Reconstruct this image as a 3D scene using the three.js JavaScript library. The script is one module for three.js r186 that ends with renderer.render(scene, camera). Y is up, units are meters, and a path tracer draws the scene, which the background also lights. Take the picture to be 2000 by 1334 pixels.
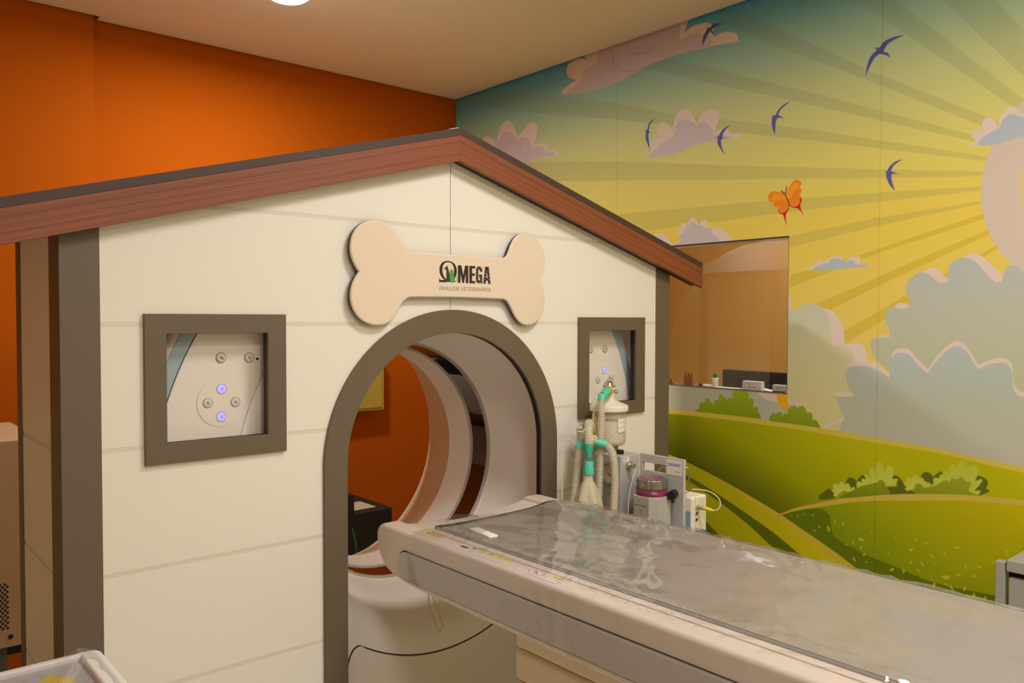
import * as THREE from 'three';
import { RoundedBoxGeometry } from 'three/addons/geometries/RoundedBoxGeometry.js';
import { mergeGeometries } from 'three/addons/utils/BufferGeometryUtils.js';
import { ImprovedNoise } from 'three/addons/math/ImprovedNoise.js';
import { RectAreaLightUniformsLib } from 'three/addons/lights/RectAreaLightUniformsLib.js';
import { Brush, Evaluator, INTERSECTION } from 'three-bvh-csg';

// ---------------------------------------------------------------- camera, light, exposure
const scene = new THREE.Scene();
const camera = new THREE.PerspectiveCamera(45.81, 2000 / 1334, 0.05, 30);
{
  const D = Math.PI / 180, yaw = 40.6712 * D, pitch = 1.6096 * D, roll = 0.123 * D;
  const fwd = new THREE.Vector3(Math.sin(yaw) * Math.cos(pitch), -Math.sin(pitch), -Math.cos(yaw) * Math.cos(pitch));
  const right = new THREE.Vector3(Math.cos(yaw), 0, Math.sin(yaw));
  const up = new THREE.Vector3().crossVectors(right, fwd);
  camera.position.set(0, 1.48, 2.0);
  camera.up.copy(up).multiplyScalar(Math.cos(roll)).addScaledVector(right, -Math.sin(roll));
  camera.lookAt(camera.position.clone().add(fwd));
}
const renderer = new THREE.WebGLRenderer({ antialias: true });
renderer.toneMapping = THREE.LinearToneMapping;
renderer.toneMappingExposure = 1.88;
renderer.shadowMap.enabled = true;
RectAreaLightUniformsLib.init();
scene.background = new THREE.Color(0x000000);
const WARM = new THREE.Color().setRGB(1.0, 0.975, 0.94);
const CEILING_LAMPS = [                                  // place on the ceiling, radius of the diffuser, side and luminance of its light
  { x: 1.44, z: -1.05, r: 0.10, side: 0.16, power: 178, label: 'round ceiling lamp over the gap behind the dog house' },
  { x: 1.62, z: 1.30, r: 0.3, side: 0.46, power: 16, label: 'round ceiling lamp above the head of the patient table' },
  { x: 0.45, z: 2.55, r: 0.3, side: 0.46, power: 17, label: 'round ceiling lamp just right of the camera' },
  { x: 1.62, z: 3.75, r: 0.3, side: 0.46, power: 18, label: 'round ceiling lamp near the wall behind the camera' },
];
const CONTROL_ROOM_POWER = 85;

// ---------------------------------------------------------------- helpers
const noise = new ImprovedNoise();
let seed = 12345;
const rnd = () => { seed = (seed * 1103515245 + 12345) & 0x7fffffff; return seed / 0x7fffffff; };
const used = {};
function numbered(name) {
  used[name] = (used[name] || 0) + 1;
  return used[name] === 1 ? name : name + '_' + String(used[name] - 1).padStart(3, '0');
}
function shade(o) { o.traverse(m => { if (m.isMesh) { m.castShadow = true; m.receiveShadow = true; } }); return o; }
function thing(name, label, category, [x, y, z] = [0, 0, 0], turn = 0, group) {
  const g = new THREE.Group(); g.name = numbered(name); g.position.set(x, y, z); g.rotation.y = turn;
  g.userData = { label, category }; if (group) g.userData.group = group;
  scene.add(g); return g;
}
function structure(name) { const g = new THREE.Group(); g.name = name; g.userData = { kind: 'structure' }; scene.add(g); return g; }
function part(parent, name, geo, mat, [x, y, z] = [0, 0, 0], label) {
  const m = new THREE.Mesh(geo, mat); m.name = name; m.position.set(x, y, z); m.castShadow = m.receiveShadow = true;
  if (label) m.userData.label = label;
  parent.add(m); return m;
}
// world coordinates to a parent placed without rotation
const inside = (parent, p) => [p[0] - parent.position.x, p[1] - parent.position.y, p[2] - parent.position.z];
function rbox(w, h, d, r = 0.004, s = 2) { return new RoundedBoxGeometry(w, h, d, s, Math.min(r, w / 2.01, h / 2.01, d / 2.01)); }
function boxFrom(x0, x1, y0, y1, z0, z1, r = 0) {
  const g = r ? rbox(x1 - x0, y1 - y0, z1 - z0, r) : new THREE.BoxGeometry(x1 - x0, y1 - y0, z1 - z0);
  g.translate((x0 + x1) / 2, (y0 + y1) / 2, (z0 + z1) / 2); return g;
}
function poly(pts) { const s = new THREE.Shape(); pts.forEach((p, i) => i ? s.lineTo(p[0], p[1]) : s.moveTo(p[0], p[1])); s.closePath(); return s; }
function slab(shape, depth, bevel = 0, seg = 2, curve = 24) {
  const g = new THREE.ExtrudeGeometry(shape, { depth: depth - (bevel ? 2 * bevel : 0), bevelEnabled: bevel > 0, bevelSize: bevel, bevelThickness: bevel, bevelOffset: -bevel, bevelSegments: seg, curveSegments: curve });
  if (bevel) g.translate(0, 0, bevel);
  return g;
}
function lathe(pts, seg = 48) { return new THREE.LatheGeometry(pts.map(p => new THREE.Vector2(p[0], p[1])), seg); }
function cyl(r0, r1, h, seg = 32) { return new THREE.CylinderGeometry(r1, r0, h, seg); }
function tube(pts, r, seg = 40, rad = 8, closed = false) {
  return new THREE.TubeGeometry(new THREE.CatmullRomCurve3(pts.map(p => new THREE.Vector3(...p)), closed), seg, r, rad, closed);
}
function sheetGrid(nu, nv, f) {                          // parametric open surface, f(u, v) -> [x, y, z]
  const pos = [], uv = [], idx = [];
  for (let j = 0; j <= nv; j++) for (let i = 0; i <= nu; i++) { const p = f(i / nu, j / nv); pos.push(p[0], p[1], p[2]); uv.push(i / nu, j / nv); }
  for (let j = 0; j < nv; j++) for (let i = 0; i < nu; i++) { const a = j * (nu + 1) + i, b = a + 1, c = a + nu + 1, d = c + 1; idx.push(a, b, d, a, d, c); }
  const g = new THREE.BufferGeometry();
  g.setAttribute('position', new THREE.Float32BufferAttribute(pos, 3)); g.setAttribute('uv', new THREE.Float32BufferAttribute(uv, 2));
  g.setIndex(idx); g.computeVertexNormals(); return g;
}
function aim(mesh, dir) { mesh.quaternion.setFromUnitVectors(new THREE.Vector3(0, 1, 0), new THREE.Vector3(...dir).normalize()); return mesh; }
function canvas(w, h, draw) {
  const c = document.createElement('canvas'); c.width = w; c.height = h; const x = c.getContext('2d'); draw(x, w, h);
  const t = new THREE.CanvasTexture(c); t.colorSpace = THREE.SRGBColorSpace; t.anisotropy = 8; return t;
}
function grain(w, h, f) {                                // grey data texture from f(u, v) in 0..1
  const d = new Uint8Array(w * h * 4);
  for (let y = 0; y < h; y++) for (let x = 0; x < w; x++) { const v = Math.max(0, Math.min(255, Math.round(255 * f(x / w, y / h)))), i = (y * w + x) * 4; d[i] = d[i + 1] = d[i + 2] = v; d[i + 3] = 255; }
  const t = new THREE.DataTexture(d, w, h); t.magFilter = THREE.LinearFilter; t.minFilter = THREE.LinearMipmapLinearFilter; t.generateMipmaps = true; t.wrapS = t.wrapT = THREE.RepeatWrapping; t.needsUpdate = true; return t;
}
function fbm(x, y, z = 0, oct = 4) { let s = 0, a = 0.5, n = 0; for (let i = 0; i < oct; i++) { s += a * noise.noise(x, y, z + i * 7.3); n += a; x *= 2.03; y *= 2.03; a *= 0.5; } return s / n; }
const std = (color, roughness = 0.6, extra = {}) => new THREE.MeshStandardMaterial({ color, roughness, metalness: 0, ...extra });
const phys = (color, roughness, extra = {}) => new THREE.MeshPhysicalMaterial({ color, roughness, metalness: 0, ...extra });

// fine relief of rolled paint
const paintRelief = grain(256, 256, (u, v) => 0.5 + 0.5 * fbm(u * 40, v * 40, 3, 3));
const speck = (t, n) => { const c = t.clone(); c.repeat.set(n, n); c.needsUpdate = true; return c; };

const M = {
  orange: phys('#b35400', 0.9, { specularIntensity: 0.3, bumpMap: speck(paintRelief, 10), bumpScale: 0.0004 }),
  ceiling: std('#e8d8ba', 0.8, { bumpMap: speck(paintRelief, 12), bumpScale: 0.0003 }),
  creamWall: std('#e4d8c4', 0.75),
  tanWall: std('#e0c69a', 0.8),
  bezel: std('#aaa296', 0.5),
  sillWood: std('#8a6634', 0.6),
  floor: std('#d8cebc', 0.5),
  dark: std('#0d0b0a', 0.8),
  siding: std('#f0ebdf', 0.42),
  groove: std('#e3dccd', 0.5),
  trim: std('#6b5d4a', 0.5),
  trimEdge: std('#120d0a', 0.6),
  roof: std('#46332b', 0.55),
  bone: std('#e9d6c0', 0.5),
  boneEdge: std('#2a1812', 0.7),
  shell: phys('#ece2d6', 0.32, { clearcoat: 0.25, clearcoatRoughness: 0.25 }),
  liner: phys('#f6f0e6', 0.42, { clearcoat: 0.2, clearcoatRoughness: 0.3 }),
  seal: std('#b0a69e', 0.5),
  scanWindow: phys('#160d0a', 0.05, { clearcoat: 1, clearcoatRoughness: 0.02 }),
  blueStripe: std('#9db2b8', 0.4),
  gap: std('#1a1513', 0.8),
  tableShell: phys('#e4d6c6', 0.35, { clearcoat: 0.2, clearcoatRoughness: 0.3 }),
  tableGrey: phys('#c6c0b8', 0.4),
  cream: std('#e2cfae', 0.55),
  blackMatte: std('#141110', 0.6),
  machineGrey: phys('#b6b4ad', 0.4),
  plate: phys('#c2bfbc', 0.42),
  chrome: std('#cfc9c0', 0.16, { metalness: 1 }),
  steel: std('#a8a29a', 0.32, { metalness: 0.9 }),
  green: phys('#58ccaa', 0.4),
  greenDark: phys('#2fb58c', 0.4),
  hose: phys('#f0e8d2', 0.35, { transmission: 0.5, thickness: 0 }),
  hosePlain: phys('#ddd2b4', 0.45),
  bag: phys('#d8cbac', 0.5, { transmission: 0.2, thickness: 0 }),
  whitePlastic: phys('#ece4d2', 0.35),
  clearJar: phys('#f4f0e4', 0.12, { transmission: 0.85, thickness: 0 }),
  frostedJar: phys('#f6f1e8', 0.2, { transmission: 0.78, thickness: 0 }),
  cartWhite: phys('#e9e5df', 0.35),
  granules: std('#e6dccf', 0.85),
  paper: std('#efe8dc', 0.8),
  film: phys('#f4f2f4', 0.07, { transmission: 0.94, thickness: 0, ior: 1.45 }),
  glass: phys('#ffffff', 0.02, { transmission: 1, thickness: 0, ior: 1.5 }),
  ochre: std('#c99a4e', 0.75),
  cabinet: std('#c9ab83', 0.5),
  greyMetal: phys('#a7a39c', 0.4),
};
const MURAL_SHAPES = [["ray",0,[1287,97,1362,119,1588,359,1578,372]],
["ray",0,[1009,33,1149,124,1315,237,1567,392,1563,407,1295,244,1103,134,970,48]],
["ray",0,[798,85,971,155,1230,268,1567,420,1567,428,1205,281,971,188,751,98]],
["ray",0,[35,-15,208,41,675,170,848,229,972,263,1172,319,1568,444,1568,450,1172,341,972,290,676,211,343,130,35,48]],
["ray",0,[35,216,382,273,677,315,1076,382,1336,425,1568,462,1568,467,1336,441,1077,410,479,338,35,285]],
["ray",0,[488,446,698,446,1103,458,1349,469,1568,481,1568,485,1150,486,780,495,488,497]],
["ray",0,[1151,536,1332,515,1475,506,1569,497,1569,500,1345,529,1151,559]],
["ray2",0,[1154,616,1302,583,1346,571,1492,531,1569,514,1569,521,1346,578,1154,641]],
["ray2",0,[1174,694,1216,675,1337,626,1437,586,1569,536,1569,542,1337,643,1243,687,1175,719]],
["ray2",0,[1220,760,1273,728,1338,691,1389,661,1570,562,1570,567,1392,677,1338,713,1276,752,1220,784]],
["ray",0,[1442,142,1573,306,1571,230,1528,168]],
["sun",2,[1705,487,194]],
["hi",1,[147,171,165,166,191,178,208,200,208,200,212,175,229,145,257,137,284,155,301,191,301,191,324,177,349,162,372,163,386,179,378,207,363,232,363,232,382,225,406,226,425,234,422,252,422,252,443,250,461,254,471,269,471,269,407,262,337,266,243,255,147,214]],
["body",1,[208,206,222,181,250,169,277,177,301,197,301,197,330,195,353,209,363,234,363,234,391,231,413,240,419,254,419,254,443,255,467,268,467,268,407,262,337,266,243,255,194,226]],
["hi",1,[773,317,789,305,789,305,779,289,793,279,816,282,816,282,807,264,814,246,830,246,855,274,855,274,854,251,865,229,885,224,904,236,917,263,917,263,934,245,954,240,975,247,978,264,965,293,965,293,983,288,999,288,1005,299,1005,307,1005,307,1019,305,1032,308,1033,315,1033,315,999,314,959,309,918,311,875,320,830,324]],
["body",1,[780,317,807,301,821,292,855,281,855,281,865,253,887,250,909,261,917,268,917,268,934,264,955,276,964,298,964,298,991,303,1011,313,959,309,918,311,875,320,830,324]],
["hi",1,[481,107,507,88,538,83,538,83,507,68,498,50,510,32,552,30,580,43,580,43,574,20,734,4,891,17,891,31,881,52,881,52,906,43,936,44,952,50,960,61,963,82,963,82,985,78,1008,83,1022,92,1026,108,1026,108,957,101,873,97,782,100,710,115,634,123,553,119]],
["body",1,[496,109,547,92,563,65,601,56,612,37,633,15,782,9,863,21,868,64,868,64,915,61,948,78,953,100,873,97,782,100,710,115,634,123,553,119]],
["line",3,[664,35,663,61,685,87,715,100,749,105]],
["line",3,[710,38,727,58,746,67,777,68,798,55]],
["line",3,[257,202,277,199,304,210,317,223,314,233]],
["hi",1,[798,509,814,504,828,507,842,521,853,535,853,535,845,549,798,531]],
["hi",1,[866,517,872,510,872,510,864,505,871,499,877,498,877,498,876,488,884,485,897,494,897,494,899,481,910,475,920,482,926,492,926,492,935,484,944,483,951,490,950,502,950,502,962,503,984,507,1003,519,1016,535,1017,544,1017,544,850,543,882,522]],
["body",1,[868,517,884,507,890,497,899,495,899,495,905,486,915,487,922,494,922,494,930,493,940,499,948,504,948,504,962,505,960,515,975,523,984,536,985,544,985,544,850,543,882,523]],
["hi",1,[1195,607,1199,599,1214,597,1214,597,1211,591,1218,588,1231,593,1231,593,1239,585,1250,582,1263,585,1270,594,1270,594,1281,587,1297,586,1302,593,1298,601,1298,601,1312,600,1316,603,1330,605,1330,605,1297,606,1245,609,1218,608]],
["blue",1,[1204,607,1226,596,1238,596,1238,596,1242,588,1255,587,1271,594,1271,594,1284,593,1294,601,1294,601,1312,601,1316,605,1329,606,1329,606,1297,606,1245,609]],
["hi",1,[1490,405,1502,399,1502,399,1493,388,1499,381,1512,383,1512,383,1510,370,1517,363,1528,367,1536,380,1536,380,1540,363,1549,352,1560,352,1574,367,1574,367,1583,358,1596,358,1607,378,1607,400,1574,403,1529,410]],
["blue",1,[1505,406,1514,394,1538,383,1538,383,1544,369,1556,364,1574,374,1574,374,1587,372,1601,386,1601,399,1574,403,1529,410]],
["c9",1,[1360,812,1333,781,1323,760,1324,747,1336,741,1358,739,1358,739,1359,729,1351,708,1352,691,1357,683,1392,685,1392,685,1394,671,1387,652,1390,638,1405,624,1418,621,1429,627,1441,638,1449,641,1459,640,1459,640,1462,613,1470,602,1485,598,1497,601,1512,615,1526,633,1538,643,1545,641,1545,641,1550,623,1557,616,1567,618,1580,629,1595,636,1617,620,1652,610,1652,610,1692,968,1692,968,1328,1026,1328,1026,1300,857]],
["hi",1,[1418,621,1425,616,1436,613,1445,621,1459,634,1459,640,1459,640,1449,641,1441,638,1429,627]],
["hi",1,[1485,598,1493,593,1501,591,1513,597,1526,609,1547,631,1547,631,1545,641,1538,643,1526,633,1512,615,1497,601]],
["hi",1,[1368,684,1371,679,1378,675,1392,679,1392,685,1380,686]],
["hi",1,[1337,741,1343,736,1358,735,1358,739]],
["c7",1,[794,710,794,710,1152,688,1172,679,1200,675,1216,678,1230,687,1238,704,1244,731,1247,761,1247,761,1271,760,1284,766,1290,778,1284,791,1277,806,1280,833,1287,983,1287,983,797,1050,797,1050]],
["hi",1,[1227,686,1227,686,1241,687,1257,701,1268,721,1273,755,1273,755,1247,761,1247,761,1244,731,1238,704]],
["hi",1,[1247,761,1247,761,1273,756,1294,751,1307,755,1317,770,1316,783,1337,787,1337,796,1300,800,1284,799,1290,778,1284,766,1271,760]],
["hi",1,[1151,656,1155,664,1157,680,1152,688,1149,672]],
["hi",1,[1276,806,1279,794,1290,787,1315,785,1335,791,1350,799,1360,807,1360,807,1362,793,1364,771,1373,761,1387,759,1399,765,1415,783,1429,795,1429,795,1441,775,1459,754,1475,744,1488,748,1499,762,1511,784,1511,784,1529,775,1545,771,1557,773,1564,783,1565,798,1568,814,1575,825,1584,825,1612,821,1612,821,1614,980,1614,980,1237,1002,1237,1002,1272,899,1270,894,1261,872,1256,859,1256,859,1290,855,1290,855,1280,833]],
["c10",1,[1276,816,1278,803,1289,797,1315,795,1334,801,1349,808,1359,816,1359,816,1361,802,1363,780,1372,770,1386,768,1398,774,1414,792,1428,803,1428,803,1441,784,1458,763,1475,753,1487,756,1498,770,1511,792,1511,792,1529,783,1544,779,1556,781,1563,792,1565,807,1567,823,1574,833,1584,834,1611,829,1611,829,1614,980,1614,980,1237,1002,1237,1002,1272,899,1270,894,1261,872,1256,859,1256,859,1290,855,1290,855,1280,833]],
["hi",0,[1252,849,1289,846,1291,851,1289,856,1256,857]],
["hi",1,[1224,924,1241,911,1260,904,1271,897,1271,905,1249,915,1233,925]],
["c10",1,[751,857,751,857,1082,863,1093,872,1109,877,1126,879,1153,878,1174,881,1188,885,1200,897,1225,928,1225,928,751,942,751,942]],
["hi",1,[1082,862,1082,862,1115,863,1128,868,1153,873,1174,874,1188,880,1202,893,1202,893,1194,888,1174,883,1153,881,1126,879,1104,876,1091,870]],
["petal",1,[1128,862,1128,862,1145,861,1152,871,1153,886,1149,894,1141,892,1131,882,1127,869]],
["bush",1,[927,918,928,911,933,910,933,910,932,898,938,895,948,895,948,895,947,887,954,884,960,888,962,894,962,894,968,895,972,899,972,899,973,888,979,886,984,888,984,888,984,876,990,872,997,877,998,882,998,882,1002,877,1005,884,1005,884,1009,880,1013,878,1022,879,1022,879,1020,867,1027,861,1034,864,1034,864,1046,860,1057,861,1061,872,1061,880,1061,880,1066,876,1071,879,1072,896,1072,896,1077,894,1082,894,1083,906,1083,906,1088,906,1090,921,1090,921,1014,924]],
["bush",1,[1113,923,1114,907,1120,903,1126,905,1126,905,1129,901,1135,899,1139,901,1140,908,1140,908,1145,902,1153,902,1153,902,1153,892,1160,886,1168,884,1175,889,1175,889,1178,884,1186,882,1192,887,1194,896,1194,896,1202,894,1207,898,1207,908,1207,908,1217,910,1226,925,1226,925,1168,925]],
["band1",1,[629,930,751,923,836,919,890,917,927,917,1014,917,1089,918,1113,919,1107,920,1222,923,1336,930,1443,937,1537,947,1586,951,1641,955,1641,955,1647,1287,1647,1287,633,1452,633,1452]],
["h1",1,[629,941,751,933,836,929,916,928,1014,928,1126,930,1107,930,1195,932,1337,940,1443,945,1538,956,1586,961,1641,968,1641,968,1647,1287,1647,1287,633,1452,633,1452]],
["bdark",1,[1279,1025,1283,1015,1290,1013,1297,1015,1299,1020,1299,1020,1306,1010,1312,1005,1317,1010,1314,1027,1298,1034,1283,1032]],
["bdark",1,[1368,1004,1370,997,1378,997,1384,1002,1389,1008,1394,1016,1401,1021,1394,1027,1355,1035,1355,1035,1364,1029,1357,1022,1364,1019,1376,1016,1376,1007]],
["bdark",1,[1420,993,1424,984,1431,982,1438,985,1440,990,1440,990,1448,981,1456,977,1453,986,1443,1001,1433,1001]],
["bdark",1,[1509,986,1513,977,1519,976,1529,981,1530,988,1527,996,1527,996,1533,999,1526,1005,1512,1009]],
["bdark",1,[1236,1048,1243,1042,1251,1045,1259,1057,1227,1067,1223,1060]],
["bdark",1,[1394,1025,1401,1017,1408,1021,1428,1016,1435,1022,1394,1030]],
["blight",1,[1252,1035,1257,1030,1265,1032,1265,1032,1265,1028,1271,1023,1278,1029,1278,1029,1282,1025,1286,1027,1289,1035,1289,1035,1294,1030,1297,1032,1297,1040,1287,1043,1275,1041,1263,1051,1258,1057,1258,1057,1253,1053,1256,1050,1256,1050,1249,1044,1255,1041,1255,1041]],
["blight",1,[1302,1033,1300,1022,1304,1018,1311,1019,1311,1019,1309,1014,1313,1011,1319,1013,1319,1013,1316,1006,1319,1002,1328,1010,1328,1010,1324,994,1326,989,1333,989,1338,998,1338,998,1337,983,1343,975,1348,976,1353,994,1353,994,1358,983,1365,979,1370,984,1370,993,1368,1004,1368,1004,1374,1002,1379,1003,1372,1015,1372,1015,1358,1019,1355,1032,1314,1044]],
["blight",1,[1388,1007,1395,1004,1395,1004,1393,999,1397,995,1404,997,1404,997,1406,992,1411,990,1418,995,1418,995,1422,993,1424,995,1428,1001,1428,1001,1435,1000,1436,1002,1435,1010,1435,1010,1425,1011,1411,1012,1404,1018,1396,1022,1396,1022,1391,1018,1395,1016,1395,1016]],
["blight",1,[1442,1005,1441,993,1445,989,1451,990,1451,990,1452,984,1458,983,1461,984,1461,984,1459,978,1463,975,1469,978,1469,978,1468,968,1471,963,1477,963,1481,971,1481,971,1482,959,1486,953,1491,953,1496,962,1496,962,1501,962,1508,958,1515,963,1514,973,1510,986,1510,986,1518,981,1522,982,1518,990,1509,1003,1509,1003,1517,1001,1519,1003,1515,1009,1509,1010,1445,1018]],
["bmid",1,[1269,1057,1273,1049,1283,1043,1298,1034,1310,1026,1329,1019,1340,1014,1347,1008,1354,1012,1357,1020,1364,1030,1355,1036,1314,1046]],
["bmid",1,[1411,1025,1410,1008,1418,1005,1425,1011,1425,1011,1443,1005,1461,992,1469,994,1469,994,1472,986,1477,987,1482,987,1482,987,1488,982,1495,988,1504,990,1500,1004,1509,1011,1445,1022]],
["band3",1,[1083,1136,1083,1136,1137,1112,1171,1094,1217,1076,1284,1053,1265,1059,1353,1036,1445,1019,1518,1010,1587,1006,1642,1006,1642,1006,1647,1287,1647,1287,985,1515,985,1515]],
["h3",1,[1084,1141,1084,1141,1139,1114,1197,1092,1252,1073,1328,1052,1423,1035,1508,1021,1587,1016,1642,1016,1642,1016,1647,1287,1647,1287,985,1515,985,1515]],
["h3dark",1,[1084,1143,1084,1143,1144,1113,1171,1100,1218,1086,1245,1094,1254,1131,1281,1145,1313,1154,1304,1154,1377,1167,1446,1179,1540,1177,1607,1174,1607,1174,1611,1395,1611,1395,805,1717,805,1717]],
["band2",1,[666,987,837,1023,890,1034,988,1061,1070,1088,1137,1112,1183,1132,1241,1157,1290,1181,1349,1212,1409,1246,1502,1304,1618,1380,1618,1380,672,1752,672,1752]],
["h2",1,[666,987,837,1025,890,1035,988,1062,1043,1084,1129,1122,1183,1147,1242,1174,1264,1186,1329,1221,1380,1252,1475,1313,1594,1390,1594,1390,672,1752,672,1752]],
["h2dark",1,[772,1036,897,1067,959,1087,1043,1120,1122,1154,1172,1181,1242,1220,1184,1221,1117,1183,1065,1151,988,1113,897,1078,772,1049]],
["h2dark",1,[900,1129,940,1154,986,1185,1072,1238,1029,1249,943,1192,901,1164]],
["bird",1,[1378,187,1378,187,1358,185,1341,189,1332,198,1326,196,1321,197,1321,197,1327,201,1315,211,1309,227,1306,245,1306,245,1312,233,1321,218,1332,210,1344,215,1353,222,1353,222,1348,212,1340,207,1347,196,1361,190]],
["bird",1,[1150,261,1150,261,1133,266,1121,276,1117,283,1110,282,1110,282,1109,286,1108,297,1111,311,1116,324,1116,324,1117,305,1121,290,1137,294,1137,294,1127,286,1123,283,1130,273]],
["bird",1,[1379,412,1379,412,1364,415,1353,424,1350,430,1344,430,1344,430,1348,433,1349,443,1356,458,1365,468,1365,468,1359,450,1359,437,1371,439,1371,439,1361,433,1357,430,1364,420]],
["bird",1,[800,229,800,229,781,238,774,253,766,254,766,254,770,258,770,273,777,290,784,303,784,303,780,282,779,263,791,263,791,263,780,258,784,242]],
["bird",1,[1009,283,1009,283,989,289,977,302,970,304,970,304,975,308,976,321,994,347,994,347,985,325,985,311,1000,312,1000,312,987,306,995,292]],
["bird",1,[988,60,988,60,962,53,952,59,946,56,944,60,934,75,930,97,930,97,938,84,952,68,963,80,963,80,961,70,956,65,969,60]],
["fly",1,[1142,452,1133,445,1120,441,1110,440,1103,445,1101,451,1104,458,1111,463,1115,462,1115,462,1115,467,1117,472,1125,474,1125,474,1125,481,1130,487,1136,488,1144,487,1150,478,1151,473,1151,473]],
["fly",1,[1146,453,1147,443,1152,432,1159,425,1166,422,1173,426,1177,432,1173,439,1173,439,1177,444,1176,450,1172,456,1172,456,1177,461,1178,466,1175,473,1169,478,1163,477,1153,474,1153,474]],
["fly2",1,[1142,454,1131,448,1120,445,1113,448,1110,454,1114,461,1114,461,1126,458,1136,458,1146,463,1146,463]],
["fly2",1,[1147,455,1150,444,1155,433,1162,428,1169,429,1172,434,1171,441,1171,441,1162,445,1156,452,1151,459]],
["red",1,[1125,479,1125,479,1126,484,1130,488,1136,490,1140,499,1144,511,1145,511,1143,499,1144,489,1150,480,1151,474,1151,474,1148,479,1142,485,1135,487,1128,484]],
["red",1,[1152,473,1152,473,1158,478,1169,481,1176,487,1182,496,1182,495,1176,481,1175,474,1178,466,1177,460,1173,458,1173,458,1175,463,1173,471,1168,476,1161,477]],
["redline",3,[1141,449,1147,462,1152,475]],
["redline",3,[1142,449,1131,441]],
["redline",3,[1142,449,1144,434]]];
const MURAL_PETALS = [[1311,1129,6.8,3.0],[1295,1138,4.2,1.7],[1281,1146,3.6,3.0],[1311,1145,4.2,2.2],[1317,1157,4.7,2.2],[1297,1171,5.2,0.7],[1321,1170,3.1,3.0],[1339,1152,3.1,0.0],[1363,1144,3.6,0.8],[1375,1112,3.1,1.3],[1404,1128,5.7,2.4],[1412,1108,4.7,0.6],[1430,1110,4.2,2.7],[1483,1107,5.7,3.0],[1441,1132,5.7,0.5],[1462,1124,3.6,1.9],[1518,1088,3.6,0.0],[1560,1099,7.3,1.2],[1542,1121,5.2,0.1],[1518,1133,5.2,3.0],[1497,1139,5.2,1.4],[1486,1155,4.7,2.9],[1511,1151,5.2,2.4],[1465,1164,8.4,2.7],[1424,1150,5.2,0.5],[1446,1144,3.1,0.2],[1404,1152,4.2,1.9],[1417,1164,4.7,0.5],[1370,1173,5.7,2.3],[1391,1171,5.7,1.3],[1414,1189,3.1,1.6],[1430,1188,3.1,2.9],[1445,1184,6.2,1.6],[1465,1178,4.2,0.3],[1474,1181,6.2,0.5],[1496,1177,5.7,1.7],[1511,1185,5.7,1.6],[1528,1186,5.7,2.0],[1465,1188,3.6,1.2],[1435,1202,4.7,2.0],[1530,1204,5.7,1.2],[1479,1209,5.2,1.9],[1215,1131,3.6,2.4],[1225,1122,4.1,0.6],[1244,1122,7.2,1.2],[1257,1104,3.6,1.6],[1274,1106,4.5,2.1],[1163,1110,3.0,0.8],[1177,1108,2.8,1.7],[1191,1102,3.0,1.9],[1211,1100,3.0,2.8],[1329,1112,3.4,1.1]];
// ---------------------------------------------------------------- the room
const XR = 2.96, ZB = -1.97, YC = 2.80, XL = -2.2, ZF = 4.6, PIER_X = 0.94, PIER_Z = -1.917;
{
  const f = structure('floor'); part(f, 'floor_slab', boxFrom(XL - 0.1, XR + 0.12, -0.1, 0, ZB - 0.1, ZF + 0.1), M.floor);
  const b = structure('wall_back');
  part(b, 'plaster', boxFrom(PIER_X, XR + 0.12, 0, 2.95, ZB - 0.12, ZB), M.orange);
  part(b, 'pier', boxFrom(XL - 0.1, PIER_X, 0, 2.95, ZB - 0.12, PIER_Z), M.orange);
  const l = structure('wall_left'); part(l, 'plaster', boxFrom(XL - 0.12, XL, 0, 2.95, PIER_Z, ZF), M.tanWall);
  const w = structure('wall_front'); part(w, 'plaster', boxFrom(XL - 0.12, XR + 0.12, 0, 2.95, ZF, ZF + 0.12), M.creamWall);
  // suspended ceiling that stops short of the walls, with the shadow gap and the slab above it
  const c = structure('ceiling'), gap = 0.022;
  part(c, 'ceiling_board', boxFrom(PIER_X + gap, XR - gap, YC, YC + 0.02, ZB + gap, ZF - gap), M.ceiling);
  part(c, 'ceiling_board', boxFrom(XL + gap, PIER_X + gap, YC, YC + 0.02, PIER_Z + gap, ZF - gap), M.ceiling);
  part(c, 'slab', boxFrom(XL - 0.12, XR + 0.12, 2.95, 3.05, ZB - 0.12, ZF + 0.12), M.dark);
}

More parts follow.
